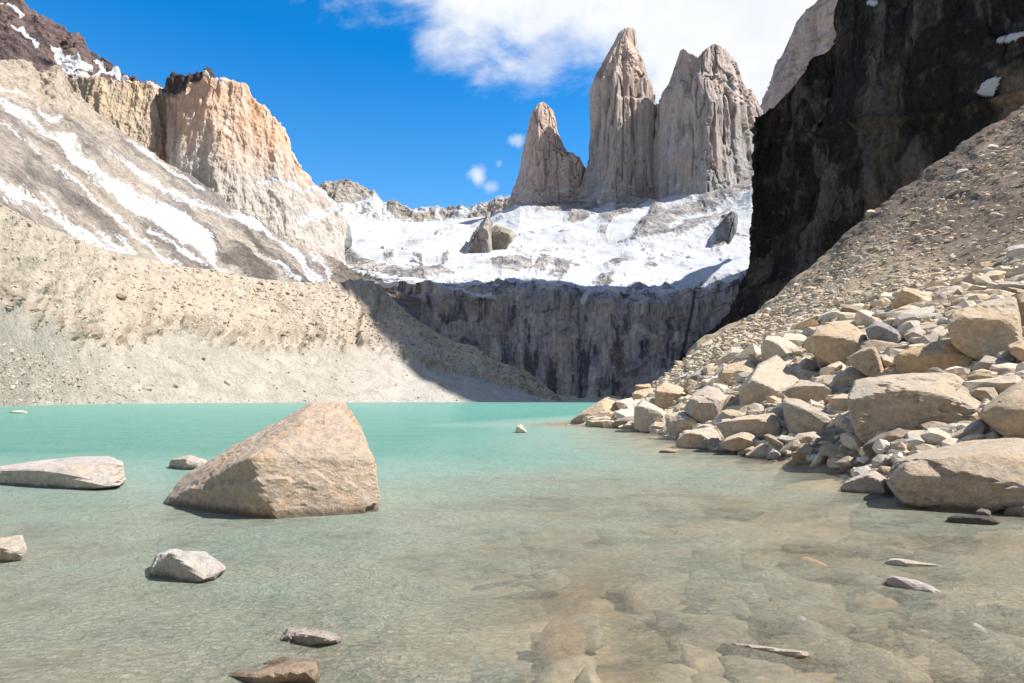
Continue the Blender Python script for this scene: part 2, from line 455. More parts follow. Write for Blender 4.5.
# ------------------------------------------------------------------ left: moraine
def moraine():
    shore = [(-420, 414, 68), (-150, 409.5, 100), (0, 407, 137), (100, 404, 240), (200, 403, 320), (400, 402.2, 436), (560, 402, 480), (640, 402, 500)]
    under = [(a, HZ + F * (CZ + 3) / (Y * .95), Y * .95) for a, b, Y in shore]
    brk = [(-420, 330, 84), (-150, 290, 124), (0, 304, 168), (34, 321, 200), (84, 343, 255), (111, 352, 285), (135, 346, 302), (185, 325, 350), (219, 343, 372), (252, 346, 400), (293, 350, 430), (337, 346, 462), (380, 352, 490), (424, 366, 510), (488, 380, 522), (535, 396, 515), (560, 401, 500), (640, 401.6, 510)]
    crest = [(-420, 60, 125), (-150, 150, 165), (0, 203, 212), (34, 222, 250), (67, 236, 290), (101, 248, 335), (135, 256, 368), (178, 266, 415), (215, 270, 450), (252, 278, 480), (286, 282, 515), (337, 283, 555), (362, 280, 570), (379, 285, 570), (407, 313, 560), (438, 335, 556), (475, 349, 550), (488, 358, 548), (528, 373, 540), (555, 394, 525), (575, 400.5, 515), (640, 401.4, 520)]
    back = [(a, b + (6 if a < 390 else 14), Y + 70) for a, b, Y in crest]
    u = np.linspace(-420, 640, 900)
    V = rows_u([under, shore, brk, crest, back], u, [5, 130, 170, 16])
    V[:-20] = smooth_rows(V[:-20], 5)
    PX, PY = proj(V)
    n = normals(V); Yd = V[..., 1:2]
    t = np.arange(V.shape[0])[:, None] / V.shape[0]; tb = 135 / V.shape[0]
    gul = sstep(t, tb - .06, tb + .10) * sstep(-t, -.99, -.90)                # the eroded upper face
    # gullies run straight down the face
    gn = ridged(p3(PX / 13 + 1.2 * fbm(p3(PX / 20, t * 6 + 0 * PX), 3, .5, 12), t * 2.2 + 0 * PX), 4, .55, 41)
    gb = fbm(p3(PX / 38, t * 5 + 0 * PX), 3, .5, 44)
    A = 0.013 * Yd[..., 0]
    d = A * gul * (0.75 * gn * sstep(gb, -.35, .25) + 1.0 * fbm(V / (Yd * .06), 5, .55, 43))
    d += A * .22 * fbm(V / (Yd * .022), 4, .6, 46) * (.12 + .88 * gul)
    # block outcrops
    for ox, oy, r, h in ((42, 288, 13, 1.3), (56, 306, 9, 1.0), (92, 312, 11, 1.0), (118, 292, 9, .8), (82, 255, 9, 1.0), (172, 303, 11, .8), (225, 318, 9, .7), (210, 325, 9, .7), (285, 340, 10, .8), (35, 285, 7, 1), (240, 316, 8, .7), (322, 330, 8, .6)):
        d += .45 * A * h * np.clip(1.25 - np.hypot((PX - ox) / .8, PY - oy) / r + .5 * fbm(p3(PX / 5, PY / 5), 3, .5, int(ox)), 0, 1)
    band = np.exp(-((t - tb - .035) / .075) ** 2); on = sstep(fbm(p3(PX / 8, PY / 9), 4, .6, 48), .08, .32) * band
    d += A * .75 * on
    V = V + n * d[..., None]
    g = fbm(V / (Yd * .03), 5, .6, 47)
    c = mixc((.395, .355, .305), (.46, .395, .32), gul)
    c = mixc(c, (.27, .215, .16), .55 * gul * sstep(-gn, -.1, .5)); c = mixc(c, (.52, .47, .40), .4 * sstep(g, .05, .4))
    fans = fbm(p3((PX + .35 * PY) / 22, PY / 60), 4, .5, 49); c = mixc(c, (.30, .24, .175), .7 * on); c = mixc(c, (.37, .335, .29), .3 * (1 - gul) * sstep(fans, 0, .4))  # brown outcrop rock in the band, darkened to stand in for its shadows
    spur = sstep(PX + .55 * (PY - 340), 345, 430)
    c = mixc(c, (.46, .43, .395), .8 * spur)  # right end tinted paler, lifting the cast shadow that falls there
    o = link('moraine', mesh_np('moraine', V, grid_faces(*V.shape[:2]), terrain_mat('moraine_gravel', 1.9, .9, 0, .4, dist=1.8), True, {'tint': c, 'snow': 0 * PX}))
    tag(o, 'pale gullied moraine of sand and stones rising from the far left shore', 'moraine', kind='structure')
    return V, gul
MV, MG = moraine()

# ------------------------------------------------------------------ left: snow-streaked slope, cliffs and peaks
def left_slope():
    top = [(-260, -70, 420), (0, 60, 600), (30, 63, 620), (40, 74, 630), (57, 67, 640), (64, 73, 645), (72, 92, 660), (101, 116, 700), (135, 141, 750), (168, 165, 800), (188, 176, 820), (219, 195, 860), (236, 203, 880), (266, 216, 920), (290, 232, 940), (316, 250, 920), (340, 262, 890), (360, 277, 830), (392, 292, 740), (420, 300, 720)]
    mid = [(-260, 40, 330), (0, 130, 420), (72, 165, 480), (135, 205, 560), (219, 236, 680), (290, 262, 780), (330, 275, 810), (360, 284, 770), (420, 306, 700)]
    bot = [(-260, 200, 190), (0, 222, 260), (101, 266, 380), (215, 288, 500), (337, 300, 600), (420, 320, 640)]
    back = [(a, b + 8, Y + 120) for a, b, Y in top]
    u = np.linspace(-260, 420, 640)
    V = rows_u([bot, mid, top, back], u, [160, 200, 12]); V[:-14] = smooth_rows(V[:-14], 16)
    PX, PY = proj(V); n = normals(V); Yd = V[..., 1:2]
    wx = PX + 6 * fbm(p3(PX / 22, PY / 22), 4, .6, 51); wy = PY + 6 * fbm(p3(PX / 22, PY / 22), 4, .6, 61)
    al = wx * .80 + wy * .60; ac = -wx * .60 + wy * .80
    st = fbm(p3(al / 70, ac / 7), 5, .6, 52); st2 = fbm(p3(al / 26, ac / 3.6), 4, .6, 55)
    sn = patch(wx, wy, [(0, 97), (25, 110), (52, 132), (70, 136), (85, 152), (100, 168), (118, 178), (135, 188), (165, 202), (195, 218), (214, 238), (222, 262), (246, 276), (215, 268), (195, 250), (165, 232), (130, 214), (105, 192), (80, 172), (55, 147), (30, 126), (0, 106)], 5)
    def add(line, w): 
        nonlocal sn
        sn = np.maximum(sn, stroke(wx, wy, line, w * .82) * .95)
    add([(108, 155), (140, 176), (180, 197), (225, 217)], 14); add([(225, 217), (262, 230), (300, 256), (322, 280)], 10)
    add([(-40, 95), (0, 124), (20, 135), (67, 175), (111, 214), (150, 245), (180, 266)], 9); add([(131, 141), (158, 162), (200, 190)], 4)
    add([(-60, 150), (0, 184), (27, 200), (50, 214), (90, 238), (125, 254)], 22); add([(316, 252), (325, 264), (329, 280)], 12)
    add([(40, 110), (52, 122), (60, 118)], 8); add([(280, 244), (303, 262), (318, 284)], 8); add([(-50, 60), (0, 84), (30, 98)], 5)
    add([(150, 232), (176, 247), (205, 264)], 6); add([(250, 245), (275, 262), (300, 280)], 5)
    sn = np.clip(sn + .5 * st2 * (sn > .03) + .16 * st2 - .03, 0, 1) * sstep(-PY, -296, -284)
    sn = np.where(sn > .2, sn + .1 * st, sn)
    sn = sn * .74
    A = .006 * Yd[..., 0]
    rockd = fbm(V / 16, 5, .58, 57) + .5 * ridged(V / 9, 4, .55, 58)
    V = V + n * (A * (rockd * np.clip(1.2 - 1.4 * sn, .15, 1) + 1.2 * st))[..., None]
    c = mixc((.39, .34, .29), (.225, .20, .185), sstep(st, -.12, .3))
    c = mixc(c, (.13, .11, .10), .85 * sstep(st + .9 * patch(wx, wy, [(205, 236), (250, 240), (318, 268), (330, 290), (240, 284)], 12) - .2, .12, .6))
    c = mixc(c, (.50, .42, .33), patch(wx, wy, [(-260, -80), (0, 52), (30, 56), (40, 70), (57, 60), (66, 70), (76, 96), (110, 122), (105, 130), (60, 112), (0, 95), (-260, -30)], 9) * .85)
    c = mixc(c, (.46, .42, .36), .5 * sstep(-st2, .1, .5))
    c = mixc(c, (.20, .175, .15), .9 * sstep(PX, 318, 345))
    o = link('mountain_slope', mesh_np('mountain_slope', V, grid_faces(*V.shape[:2]), terrain_mat('left_slope_rock', 3.2, 1.0, 1.8, .58, dist=3), True, {'tint': c, 'snow': sn}))
    tag(o, 'tan mountainside streaked with long snow gullies above the left moraine', 'mountainside', kind='structure')
left_slope()

def left_cliff():
    top = [(40, 96, 950), (60, 88, 930), (72, 84, 905), (101, 79, 900), (114, 82, 905), (135, 82, 915), (155, 86, 925), (165, 91, 945), (168, 82, 945), (173, 78, 925), (182, 76, 905), (200, 72, 895), (208, 74, 890), (219, 81, 885), (235, 82, 890), (246, 84, 900), (249, 90, 905), (251, 98, 908), (266, 114, 915), (275, 121, 918), (284, 130, 925), (287, 140, 925), (290, 152, 935), (300, 166, 945), (310, 180, 965), (322, 193, 985), (333, 206, 1000), (345, 226, 1010)]
    bot = [(a, max(b + 60, 190 + (a - 60) * .28), Y * .985 - 12 - (22 if a > 172 else 0)) for a, b, Y in top]
    bot = [(a, b, Y - 25) for a, b, Y in bot]
    back = [(a, b + 3, Y + 150) for a, b, Y in top]
    u = np.linspace(40, 345, 620)
    V = rows_u([bot, top, back], u, [300, 20]); PX, PY = proj(V); n = normals(V)
    f1 = fbm(V * [1 / 26, 1 / 26, 1 / 110], 5, .55, 71); f2 = ridged(V * [1 / 14, 1 / 14, 1 / 45], 5, .55, 72); f3 = fbm(V / 10, 4, .6, 73)
    V = V + n * (9 * f1 + 4.5 * f2 + 2.2 * f3)[..., None]
    V[..., 2] += 4 * ridged(p3(PX / 6, PX * 0), 3, .6, 77) * (np.arange(V.shape[0])[:, None] > 270)
    st = fbm(V * [1 / 12, 1 / 12, 1 / 120], 5, .55, 74)
    c = mixc((.60, .46, .32), (.46, .38, .30), sstep(st, -.15, .3))                       # tan cliff left
    pk = sstep(PX, 166, 174)
    hgt = sstep(-(PY - .35 * (PX - 170)), -165, -95)
    cp = mixc((.50, .455, .41), (.65, .455, .335), hgt); cp = mixc(cp, (.64, .38, .23), .65 * sstep(st + .3 * f1, .0, .4) * hgt)
    cp = mixc(cp, (.58, .54, .49), .5 * sstep(-st, .05, .4)); c = c * (1 - pk[..., None]) + cp * pk[..., None]
    cap = patch(PX + 3 * f3, PY + 3 * f3, [(160, 60), (165, 96), (176, 98), (190, 84), (203, 77), (219, 82), (222, 78), (200, 60)], 2)
    c = mixc(c, (.075, .06, .058), cap)
    c = mixc(c, (.20, .18, .17), .6 * sstep(seg_dist(PX, PY, [(168, 88), (174, 110), (177, 165)]) * -1, -4, 0))
    al = .8 * PX + .6 * PY
    sn = np.maximum(stroke(PX, PY + 3 * f3, [(258, 184), (280, 180), (300, 192), (318, 188), (333, 206)], 5), stroke(PX, PY + 3 * f3, [(300, 222), (318, 214), (336, 210)], 7))
    sn = np.maximum(sn, stroke(PX, PY, [(150, 85), (166, 96), (170, 102)], 3)); sn = np.maximum(sn, .9 * stroke(PX, PY, [(205, 76), (214, 80), (222, 83)], 2.5))
    sn = np.clip(sn + .25 * f3 * (sn > .1), 0, 1)
    o = link('mountain', mesh_np('mountain', V, grid_faces(*V.shape[:2]), terrain_mat('left_cliff_rock', 4.5, .8, .4, .30, (1, 1, .45), dist=4), True, {'tint': c, 'snow': sn}))
    tag(o, 'orange and grey granite peak with a dark cap, cliff running left of it', 'mountain', kind='structure')

    top = [(-260, -150, 800), (-60, -30, 980), (0, -3, 1040), (15, 0, 1050), (34, 15, 1060), (47, 22, 1065), (62, 34, 1070), (72, 35, 1070), (82, 37, 1070), (88, 49, 1075), (98, 60, 1080), (108, 66, 1080), (120, 75, 1085), (133, 81, 1090), (148, 85, 1095), (166, 92, 1100), (185, 100, 1100)]
    bot = [(a, b + 90, Y - 190) for a, b, Y in top]; back = [(a, b + 3, Y + 200) for a, b, Y in top]
    u = np.linspace(-260, 185, 460); V = rows_u([bot, top, back], u, [220, 14]); PX, PY = proj(V); n = normals(V)
    f = ridged(V / 38, 6, .58, 81) * 12 + fbm(V / 15, 4, .6, 82) * 6
    V = V + n * f[..., None]
    V[..., 2] += 7 * ridged(p3(PX / 9, PX * 0), 4, .6, 83) * (np.arange(V.shape[0])[:, None] > 200)
    g = fbm(V / 30, 5, .6, 84)
    c = mixc((.175, .125, .115), (.085, .065, .07), sstep(g, -.2, .25)); c = mixc(c, (.29, .21, .16), .6 * sstep(fbm(V / 14, 4, .6, 86), .1, .5))
    wx = PX + 5 * fbm(p3(PX / 9, PY / 9), 4, .6, 87); wy = PY + 5 * fbm(p3(PX / 9, PY / 9), 4, .6, 88)
    sn = np.maximum(patch(wx, wy, [(50, 48), (62, 55), (80, 58), (86, 70), (72, 76), (58, 66)], 3), stroke(wx, wy, [(66, 74), (75, 82), (92, 80), (105, 70)], 4))
    sn = np.maximum(sn, stroke(wx, wy, [(12, 30), (28, 38), (36, 46)], 4)); sn = np.maximum(sn, stroke(wx, wy, [(95, 62), (112, 74), (128, 80)], 3.2))
    sn = np.maximum(sn, stroke(wx, wy, [(-3, 8), (10, 6), (22, 16)], 2.5))
    sn = np.clip(sn + .35 * f / 14 * (sn > .1), 0, 1)
    o = link('mountain', mesh_np('mountain', V, grid_faces(*V.shape[:2]), terrain_mat('dark_summit_rock', 5, .9, .5, .45, dist=5), True, {'tint': c, 'snow': sn}))
    tag(o, 'dark purple brown rocky ridge in the top left corner with snow pockets', 'mountain', kind='structure')
left_cliff()

# ------------------------------------------------------------------ centre: far ridge, snow basin, headwall
def far_ridge():
    top = [(280, 205, 1650), (310, 192, 1660), (318, 187, 1670), (332, 184, 1680), (338, 181, 1680), (347, 180, 1680), (352, 184, 1680), (362, 188, 1690), (377, 194, 1700), (382, 204, 1705), (394, 204, 1710), (404, 208, 1715), (412, 212, 1720), (420, 210, 1720), (434, 208, 1720), (448, 209, 1720), (462, 207, 1720), (475, 207, 1720), (480, 204, 1720), (492, 203, 1720), (500, 198, 1710), (515, 197, 1700), (560, 190, 1700), (640, 185, 1720), (780, 190, 1720)]
    bot = [(a, b + 62, Y - 130) for a, b, Y in top]; back = [(a, b + 3, Y + 200) for a, b, Y in top]
    u = np.linspace(280, 780, 640); V = rows_u([bot, top, back], u, [170, 10]); PX, PY = proj(V); n = normals(V)
    f = ridged(V * [1 / 60, 1 / 60, 1 / 90], 6, .56, 91); f2 = fbm(V / 26, 5, .6, 92)
    V = V + n * (14 * f + 8 * f2)[..., None]; V[..., 2] += 7 * ridged(p3(PX / 9, PX * 0), 4, .6, 93) * (np.arange(V.shape[0])[:, None] > 150)
    c = mixc((.40, .37, .335), (.29, .275, .265), sstep(f2, -.2, .25)); c = mixc(c, (.50, .42, .33), .5 * sstep(f, .1, .5))
    wx = PX + 7 * f2; wy = PY + 7 * f
    sn = sstep(wy - np.interp(PX, [280, 345, 375, 395, 415, 440, 470, 500, 520, 780], [225, 208, 212, 222, 226, 222, 224, 214, 205, 200]), -3, 9)
    for l, w in (([(345, 210), (360, 204), (378, 206), (384, 211)], 9), ([(350, 214), (372, 214)], 8), ([(385, 214), (398, 226), (410, 232)], 6), ([(415, 216), (432, 212), (440, 220)], 7), ([(452, 222), (470, 214), (482, 210)], 6), ([(486, 209), (500, 204), (515, 203)], 4)):
        sn = np.maximum(sn, stroke(wx, wy, l, w))
    sn = np.clip(sn + .4 * f2 * (sn < .9), 0, 1)
    o = link('mountain', mesh_np('mountain', V, grid_faces(*V.shape[:2]), terrain_mat('far_ridge_rock', 7, .8, .4, .3, dist=6), True, {'tint': c, 'snow': sn}))
    tag(o, 'low pale far ridge dusted with snow left of the three towers', 'mountain', kind='structure')
far_ridge()

HT = [(250, 262), (330, 268), (350, 272), (380, 279), (427, 284), (488, 283), (542, 283), (570, 287), (589, 291), (643, 293), (677, 293), (700, 292), (722, 285), (742, 276), (800, 262)]
def basin():
    ex = lambda a: max(0, 400 - a)
    bot = [(a, b, 745 + 3.2 * ex(a)) for a, b in HT]; lo = [(a, b + 10, 741 + 3.2 * ex(a)) for a, b in HT]
    mid = [(250, 246, 1250), (318, 244, 1150), (330, 248, 1120), (420, 256, 960), (500, 258, 960), (600, 262, 960), (680, 262, 960), (750, 246, 1000), (800, 240, 1000)]
    top = [(250, 225, 1560), (330, 222, 1560), (420, 224, 1560), (470, 222, 1560), (520, 206, 1500), (560, 204, 1465), (600, 202, 1435), (640, 200, 1385), (680, 196, 1310), (750, 186, 1260), (800, 184, 1260)]
    back = [(a, b - 1, Y + 400) for a, b, Y in top]
    u = np.linspace(318, 800, 900); V = rows_u([lo, bot, mid, top, back], u, [4, 160, 220, 20]); V[4:-22] = smooth_rows(V[4:-22], 12)
    PX, PY = proj(V); n = normals(V)
    w1 = fbm(p3(PX / 16, PY / 8), 5, .6, 101); w2 = fbm(p3(PX / 6, PY / 3), 4, .6, 102)
    wx = PX + 5 * w1; wy = PY + 3.5 * w1
    rk = np.zeros(PX.shape)
    for poly in ([(630, 246), (640, 226), (650, 212), (655, 200), (668, 190), (690, 180), (770, 170), (752, 208), (736, 215), (728, 212), (716, 222), (700, 228), (680, 236), (655, 240)],
                 [(566, 216), (572, 200), (586, 184), (625, 184), (660, 184), (652, 208), (628, 216), (610, 224), (596, 220), (585, 226), (572, 222)],
                 [(498, 214), (510, 190), (545, 188), (592, 188), (578, 208), (548, 209), (520, 212)],
                 [(714, 246), (716, 226), (728, 210), (738, 216), (730, 236), (722, 247)],
                 [(322, 268), (332, 250), (352, 246), (372, 258), (400, 262), (440, 262), (452, 270), (420, 276), (380, 272), (350, 274)],
                 [(490, 262), (520, 258), (536, 262), (520, 270), (500, 270)], [(530, 268), (548, 261), (556, 264), (545, 270)], [(552, 272), (562, 264), (573, 266), (568, 274)],
                 [(595, 282), (606, 280), (612, 284), (600, 286)], [(629, 284), (642, 280), (650, 288), (636, 291)], [(655, 288), (668, 280), (674, 290), (660, 293)], [(600, 226), (608, 225), (606, 236), (598, 234)],
                 [(722, 284), (735, 274), (745, 270), (745, 280), (728, 290)], [(385, 250), (394, 250), (394, 256), (384, 255)], [(610, 262), (630, 266), (618, 272), (606, 268)], [(648, 264), (656, 262), (658, 267), (650, 269)]):
        rk = np.maximum(rk, patch(wx, wy, poly, 4.0))
    edge = sstep(PY - np.interp(PX, [a for a, b in HT], [b for a, b in HT]), -14, 1)
    rk = np.maximum(rk, .56 * edge + .9 * edge * w1 + .5 * w2 * edge)
    rk = rk + .30 * w2 * (rk > .08) + .34 * sstep(w1, .12, .5) * sstep(PY, 236, 268)
    rk = np.maximum(rk, .62 * sstep(ridged(p3((PX + 1.2 * PY) / 46, (PY - .12 * PX) / 7), 4, .6, 108), .42, .75) * sstep(PY + 10 * w1, 214, 240) * sstep(w1, -.15, .25))
    # snow ramps between the rock steps under the towers
    for l, w in (([(578, 226), (598, 212), (612, 203), (608, 200)], 12), ([(618, 232), (640, 214), (655, 200), (672, 197)], 11), ([(672, 226), (702, 212), (746, 196)], 13), ([(668, 208), (690, 198), (716, 190)], 9), ([(735, 214), (748, 202)], 9), ([(505, 212), (535, 206), (545, 200)], 5)):
        rk = rk - .75 * stroke(wx, wy, l, w)
    rk = np.clip(rk, 0, 1)
    d = 20 * fbm(V / 130, 3, .5, 103) + 2.2 * fbm(V / 24, 4, .5, 109) + rk * (6 * ridged(V / 30, 5, .58, 104) + 4) + 1.2 * fbm(V / 14, 3, .5, 105)
    V = V + n * d[..., None]
    g = fbm(V / 22, 5, .6, 106); c = mixc((.26, .25, .25), (.42, .39, .37), sstep(g, -.2, .3))
    c = mixc(c, (.15, .15, .155), .6 * sstep(-g, .1, .4))
    o = link('snowfield', mesh_np('snowfield', V, grid_faces(*V.shape[:2]), terrain_mat('snowfield', 4, .8, .85, .4, dist=4), True, {'tint': c, 'snow': 1 - rk}))
    tag(o, 'wide white snowfield with rock patches below the towers', 'snowfield', kind='structure')
basin()

def headwall():
    def row(f, Y, yb=403.5):
        return [(a, b * (1 - f) + yb * f, Y + (18 * math.sin(a / 37) + 8 * math.sin(a / 11)) * f + (0 if a < 600 else -(a - 600) * .12) + 3.2 * max(0, 400 - a)) for a, b in HT]
    u = np.linspace(330, 800, 800)
    V = rows_u([row(1.0, 690), row(.8, 690), row(.35, 705), row(.1, 716), row(-.012, 738), row(-.03, 800)], u, [60, 140, 70, 40, 12]); V = smooth_rows(V, 8)
    PX, PY = proj(V); n = normals(V)
    fl = fbm(V * [1 / 22, 1 / 22, 1 / 150], 5, .55, 111); fr = ridged(V * [1 / 40, 1 / 40, 1 / 90], 5, .55, 112); fh = fbm(V * [1 / 60, 1 / 60, 1 / 9], 4, .5, 113)
    V = V + n * (7 * fl + 4 * fr + 2.0 * fh + 1.6 * fbm(V / 7, 4, .6, 114))[..., None]
    # ledges and roofs
    for l, w, a in (([(374, 285), (430, 288), (470, 300), (492, 299)], 5, 7), ([(585, 300), (640, 308), (690, 306)], 4, 4), ([(640, 345), (655, 338), (672, 344)], 5, 6), ([(657, 342), (668, 350), (678, 358)], 5, 6), ([(610, 352), (625, 362)], 5, 6), ([(450, 345), (462, 338), (478, 342)], 4, 5)):
        V = V + n * (a * stroke(PX, PY + 2 * fl, l, w))[..., None]
    st = fbm(V * [1 / 9, 1 / 9, 1 / 190], 5, .6, 115); s2 = fbm(V * [1 / 3.4, 1 / 3.4, 1 / 120], 4, .6, 116); g = fbm(V / 24, 4, .55, 117)
    pz = sstep(fbm(V * [1 / 70, 1 / 70, 1 / 50], 4, .5, 119), -.2, .3); dg = ridged(p3((PX - .5 * PY) / 30, (PY + .35 * PX) / 9), 4, .6, 120)
    c = mixc((.335, .325, .35), (.55, .505, .485), sstep(st * (.35 + .65 * pz) + .35 * g, -.12, .35)); c = mixc(c, (.085, .085, .098), .85 * sstep(-st + .4 * s2 + .25 * pz, .22, .52)); c = mixc(c, (.12, .11, .11), .7 * sstep(dg, .5, .8) * (1 - pz))
    c = mixc(c, (.60, .56, .52), .75 * sstep(s2 + .5 * st, .25, .6) * (.3 + .7 * pz)); c = mixc(c, (.26, .19, .14), .4 * sstep(g, .1, .5))
    c = mixc(c, (.30, .285, .27), .55 * sstep(-seg_dist(PX, PY, [(510, 280), (500, 305), (492, 330), (486, 355)]), -7, 0))
    c = mixc(c, (.03, .03, .035), .8 * sstep(-seg_dist(PX, PY, [(694, 296), (690, 320), (684, 345), (676, 372)]), -2.6, -.5))
    f3 = fbm(p3(PX / 7, PY / 4), 4, .6, 118)
    sn = np.maximum(stroke(PX, PY + 3 * f3, [(425, 284), (455, 290), (478, 297), (494, 299)], 5), stroke(PX, PY, [(583, 302), (588, 294)], 5))
    sn = np.maximum(sn, stroke(PX, PY + 2 * f3, [(380, 288), (400, 287)], 4)); sn = np.maximum(sn, .62 * sstep(np.interp(PX, [a for a, b in HT], [b for a, b in HT]) - PY + 6 * f3, -5, 1))
    sn = np.clip(sn + .3 * f3 * (sn > .1), 0, 1)
    o = link('headwall', mesh_np('headwall', V, grid_faces(*V.shape[:2]), terrain_mat('headwall_rock', 3.2, 1.0, .35, .5, (1, 1, .35), dist=3), True, {'tint': c, 'snow': sn}))
    tag(o, 'dark streaked granite wall between the lake and the snowfield', 'cliff', kind='structure')
headwall()

# ------------------------------------------------------------------ granite towers
def tower(L, R, Y, label, depth=.8, topl=None, base_py=250, seed=0, warm=.6, hot=None, ds=1.0, cut=None, name='granite_tower', ny=380, nt=300, split=None):
    L = np.array(L, float); R = np.array(R, float)
    py = np.linspace(base_py, min(L[0, 1], R[0, 1]) - .01, ny)
    l = np.interp(py, L[:, 1], L[:, 0]); r = np.interp(py, R[:, 1], R[:, 0])
    th = np.linspace(0, 2 * np.pi, nt, endpoint=False)[None, :]
    s = Y / F; cx = ((l + r) / 2 - 512) * s; hw = np.maximum((r - l) / 2 * s, .8)
    spw = lambda v, e: np.sign(v) * np.abs(v) ** e
    # angular plan: a rotated rounded block with buttresses that change with height
    zz = (HZ - py[:, None]) * s
    a0, b0 = spw(np.cos(th), .62), spw(np.sin(th), .62)
    k = 1 + .10 * ridged(np.stack([np.cos(th) * 2.1 + 0 * zz, np.sin(th) * 2.1 + 0 * zz, zz / 260 + 0 * th], -1), 4, .55, 140 + seed)
    rot = math.radians(25); ux = (a0 * math.cos(rot) - b0 * math.sin(rot)) * k; uy = (a0 * math.sin(rot) + b0 * math.cos(rot)) * k
    mn, mxx = ux.min(1, keepdims=True), ux.max(1, keepdims=True); ux = (ux - mn) / (mxx - mn) * 2 - 1
    X = cx[:, None] + hw[:, None] * ux; YY = Y + (hw[:, None] * depth) * uy
    Z = CZ + zz + 0 * X
    V = np.stack([X, YY, Z], -1)
    d = np.stack([np.cos(th) + 0 * X, np.sin(th) + 0 * X, 0 * X], -1)
    fl = ridged(V * [1 / 26, 1 / 26, 1 / 260], 4, .5, 121 + seed); f2 = fbm(V * [1 / 44, 1 / 44, 1 / 120], 4, .5, 122 + seed); f3 = fbm(V * [1 / 10, 1 / 10, 1 / 55], 5, .62, 123 + seed)
    crack = np.clip(1 - np.abs(vnoise(V * [1 / 17, 1 / 17, 1 / 420] + .12 * fbm(V / [[30, 30, 90]], 3, .5, 9)[..., None], 150 + seed)) / .10, 0, 1)
    step = np.round(3 * vnoise(V * [1 / 24, 1 / 24, 1 / 420] + .1 * fbm(V / 14, 3, .6, 8)[..., None], 160 + seed)) / 3 + .25 * np.round(2 * vnoise(V * [1 / 40, 1 / 40, 1 / 60] + .15 * fbm(V / 12, 3, .6, 7)[..., None], 170 + seed)) / 2
    amp = np.minimum(hw[:, None], 60) / 60
    V = V + d * ((4.0 * fl + 3.5 * f2 + 2.6 * f3 - 6.5 * crack + 8.5 * step) * amp * ds)[..., None]
    PX, PY = proj(V)
    V[..., 2] += 4.5 * ridged(p3(PX / 5, th * 3 + 0 * PX), 3, .6, 124 + seed) * sstep(-PY, -(min(L[0, 1], R[0, 1]) + 22), -(min(L[0, 1], R[0, 1]) + 2)) * amp
    if topl is not None:
        T = np.array(topl, float); zt = CZ + (HZ - np.interp(PX, T[:, 0], T[:, 1])) * V[..., 1] / F + 3.5 * ridged(p3(PX / 4, V[..., 1] / 14), 3, .6, 5)
        V[..., 2] = np.minimum(V[..., 2], zt)
    PX, PY = proj(V)
    st = fbm(V * [1 / 12, 1 / 12, 1 / 190], 5, .6, 125 + seed); s2 = fbm(V * [1 / 5, 1 / 5, 1 / 90], 4, .6, 126 + seed); g = fbm(V / 55, 4, .5, 127 + seed)
    top = min(L[0, 1], R[0, 1]); hf = sstep(-PY - 26 * g, -(top + 125), -(top + 30)); hf = hf if hot is None else 0 * hf + hot
    c = mixc((.43, .41, .405), (.68, .52, .43), hf * np.minimum(1, warm + .15)); c = mixc(c, (.68, .46, .33), .55 * sstep(st, .06, .42) * (.25 + .75 * hf))
    c = mixc(c, (.31, .295, .285), .6 * sstep(-st + .3 * s2, .08, .45)); c = mixc(c, (.17, .155, .15), .75 * crack); c = mixc(c, (.55, .53, .50), .5 * sstep(s2, .1, .5))
    c = mixc(c, (.50, .34, .24), .35 * sstep(g, .15, .5))
    led = fbm(V * [1 / 26, 1 / 26, 1 / 7], 4, .6, 128 + seed)
    sn = .70 * sstep(led, .12, .42) * sstep(PY, 160, 196) + .42 * sstep(led, .3, .5) * sstep(-PY, -(top + 22), -(top + 6))
    cap_c = len(V.reshape(-1, 3)); Vf = np.concatenate([V.reshape(-1, 3), V[-1].mean(0, keepdims=True)])
    m = terrain_mat('tower_granite', 4.5, 1.0, .5, .40, (1, 1, .3), dist=4.5)
    Fq = grid_faces(ny, nt, True)
    cl = np.concatenate([c.reshape(-1, 3), c[-1].mean(0, keepdims=True)]); sf = np.append(sn.ravel(), 0)
    i = np.arange(nt); a = (ny - 1) * nt; Ft = np.stack([a + i, a + (i + 1) % nt, 0 * i + cap_c, 0 * i + cap_c], -1)
    me = mesh_np('tower', Vf - [cx[0], Y, V[0, :, 2].min()], Fq, m, True, {'tint': cl, 'snow': sf})
    o = link(name, me); o.location = (cx[0], Y, V[0, :, 2].min())
    tag(o, label, 'rock tower', 'granite towers above the snowfield')
    return o

tower([(540, 103), (535, 106), (530, 116), (523.5, 151), (520, 175), (513, 195), (500, 240)],
      [(545, 103), (549, 108), (553, 113), (557, 135), (566, 157), (577, 161), (586, 172), (584, 183), (588, 202), (600, 240)], 1560,
      'shortest and leftmost of the three granite towers, stepped on its right side', seed=0, warm=.75)
tower([(621, 31), (618, 34), (614, 44), (604, 62), (592, 89), (591, 135), (589, 165), (580, 199), (560, 250)],
      [(634, 31), (635.5, 40), (636, 50), (645, 67), (651, 91), (653, 109), (658, 114), (659, 161), (660, 195), (670, 250)], 1500,
      'tallest granite tower, slender and standing in the middle of the three', seed=20, warm=.8)
tower([(679, 43), (677, 60), (671, 81), (661, 98), (659, 118), (658, 161), (655, 195), (645, 250)],
      [(728, 43), (732, 54), (737, 64), (742, 88), (746, 104), (756, 124), (765, 190), (775, 250)], 1400,
      'broad granite tower with a notched top, right of the tallest tower', seed=40, warm=.35, depth=.9,
      topl=[(650, 100), (668, 86), (676, 64), (680, 52), (683, 49), (690, 54), (698, 58), (703, 52), (707, 49), (715, 44), (721, 47), (727, 52), (737, 64), (745, 90)])
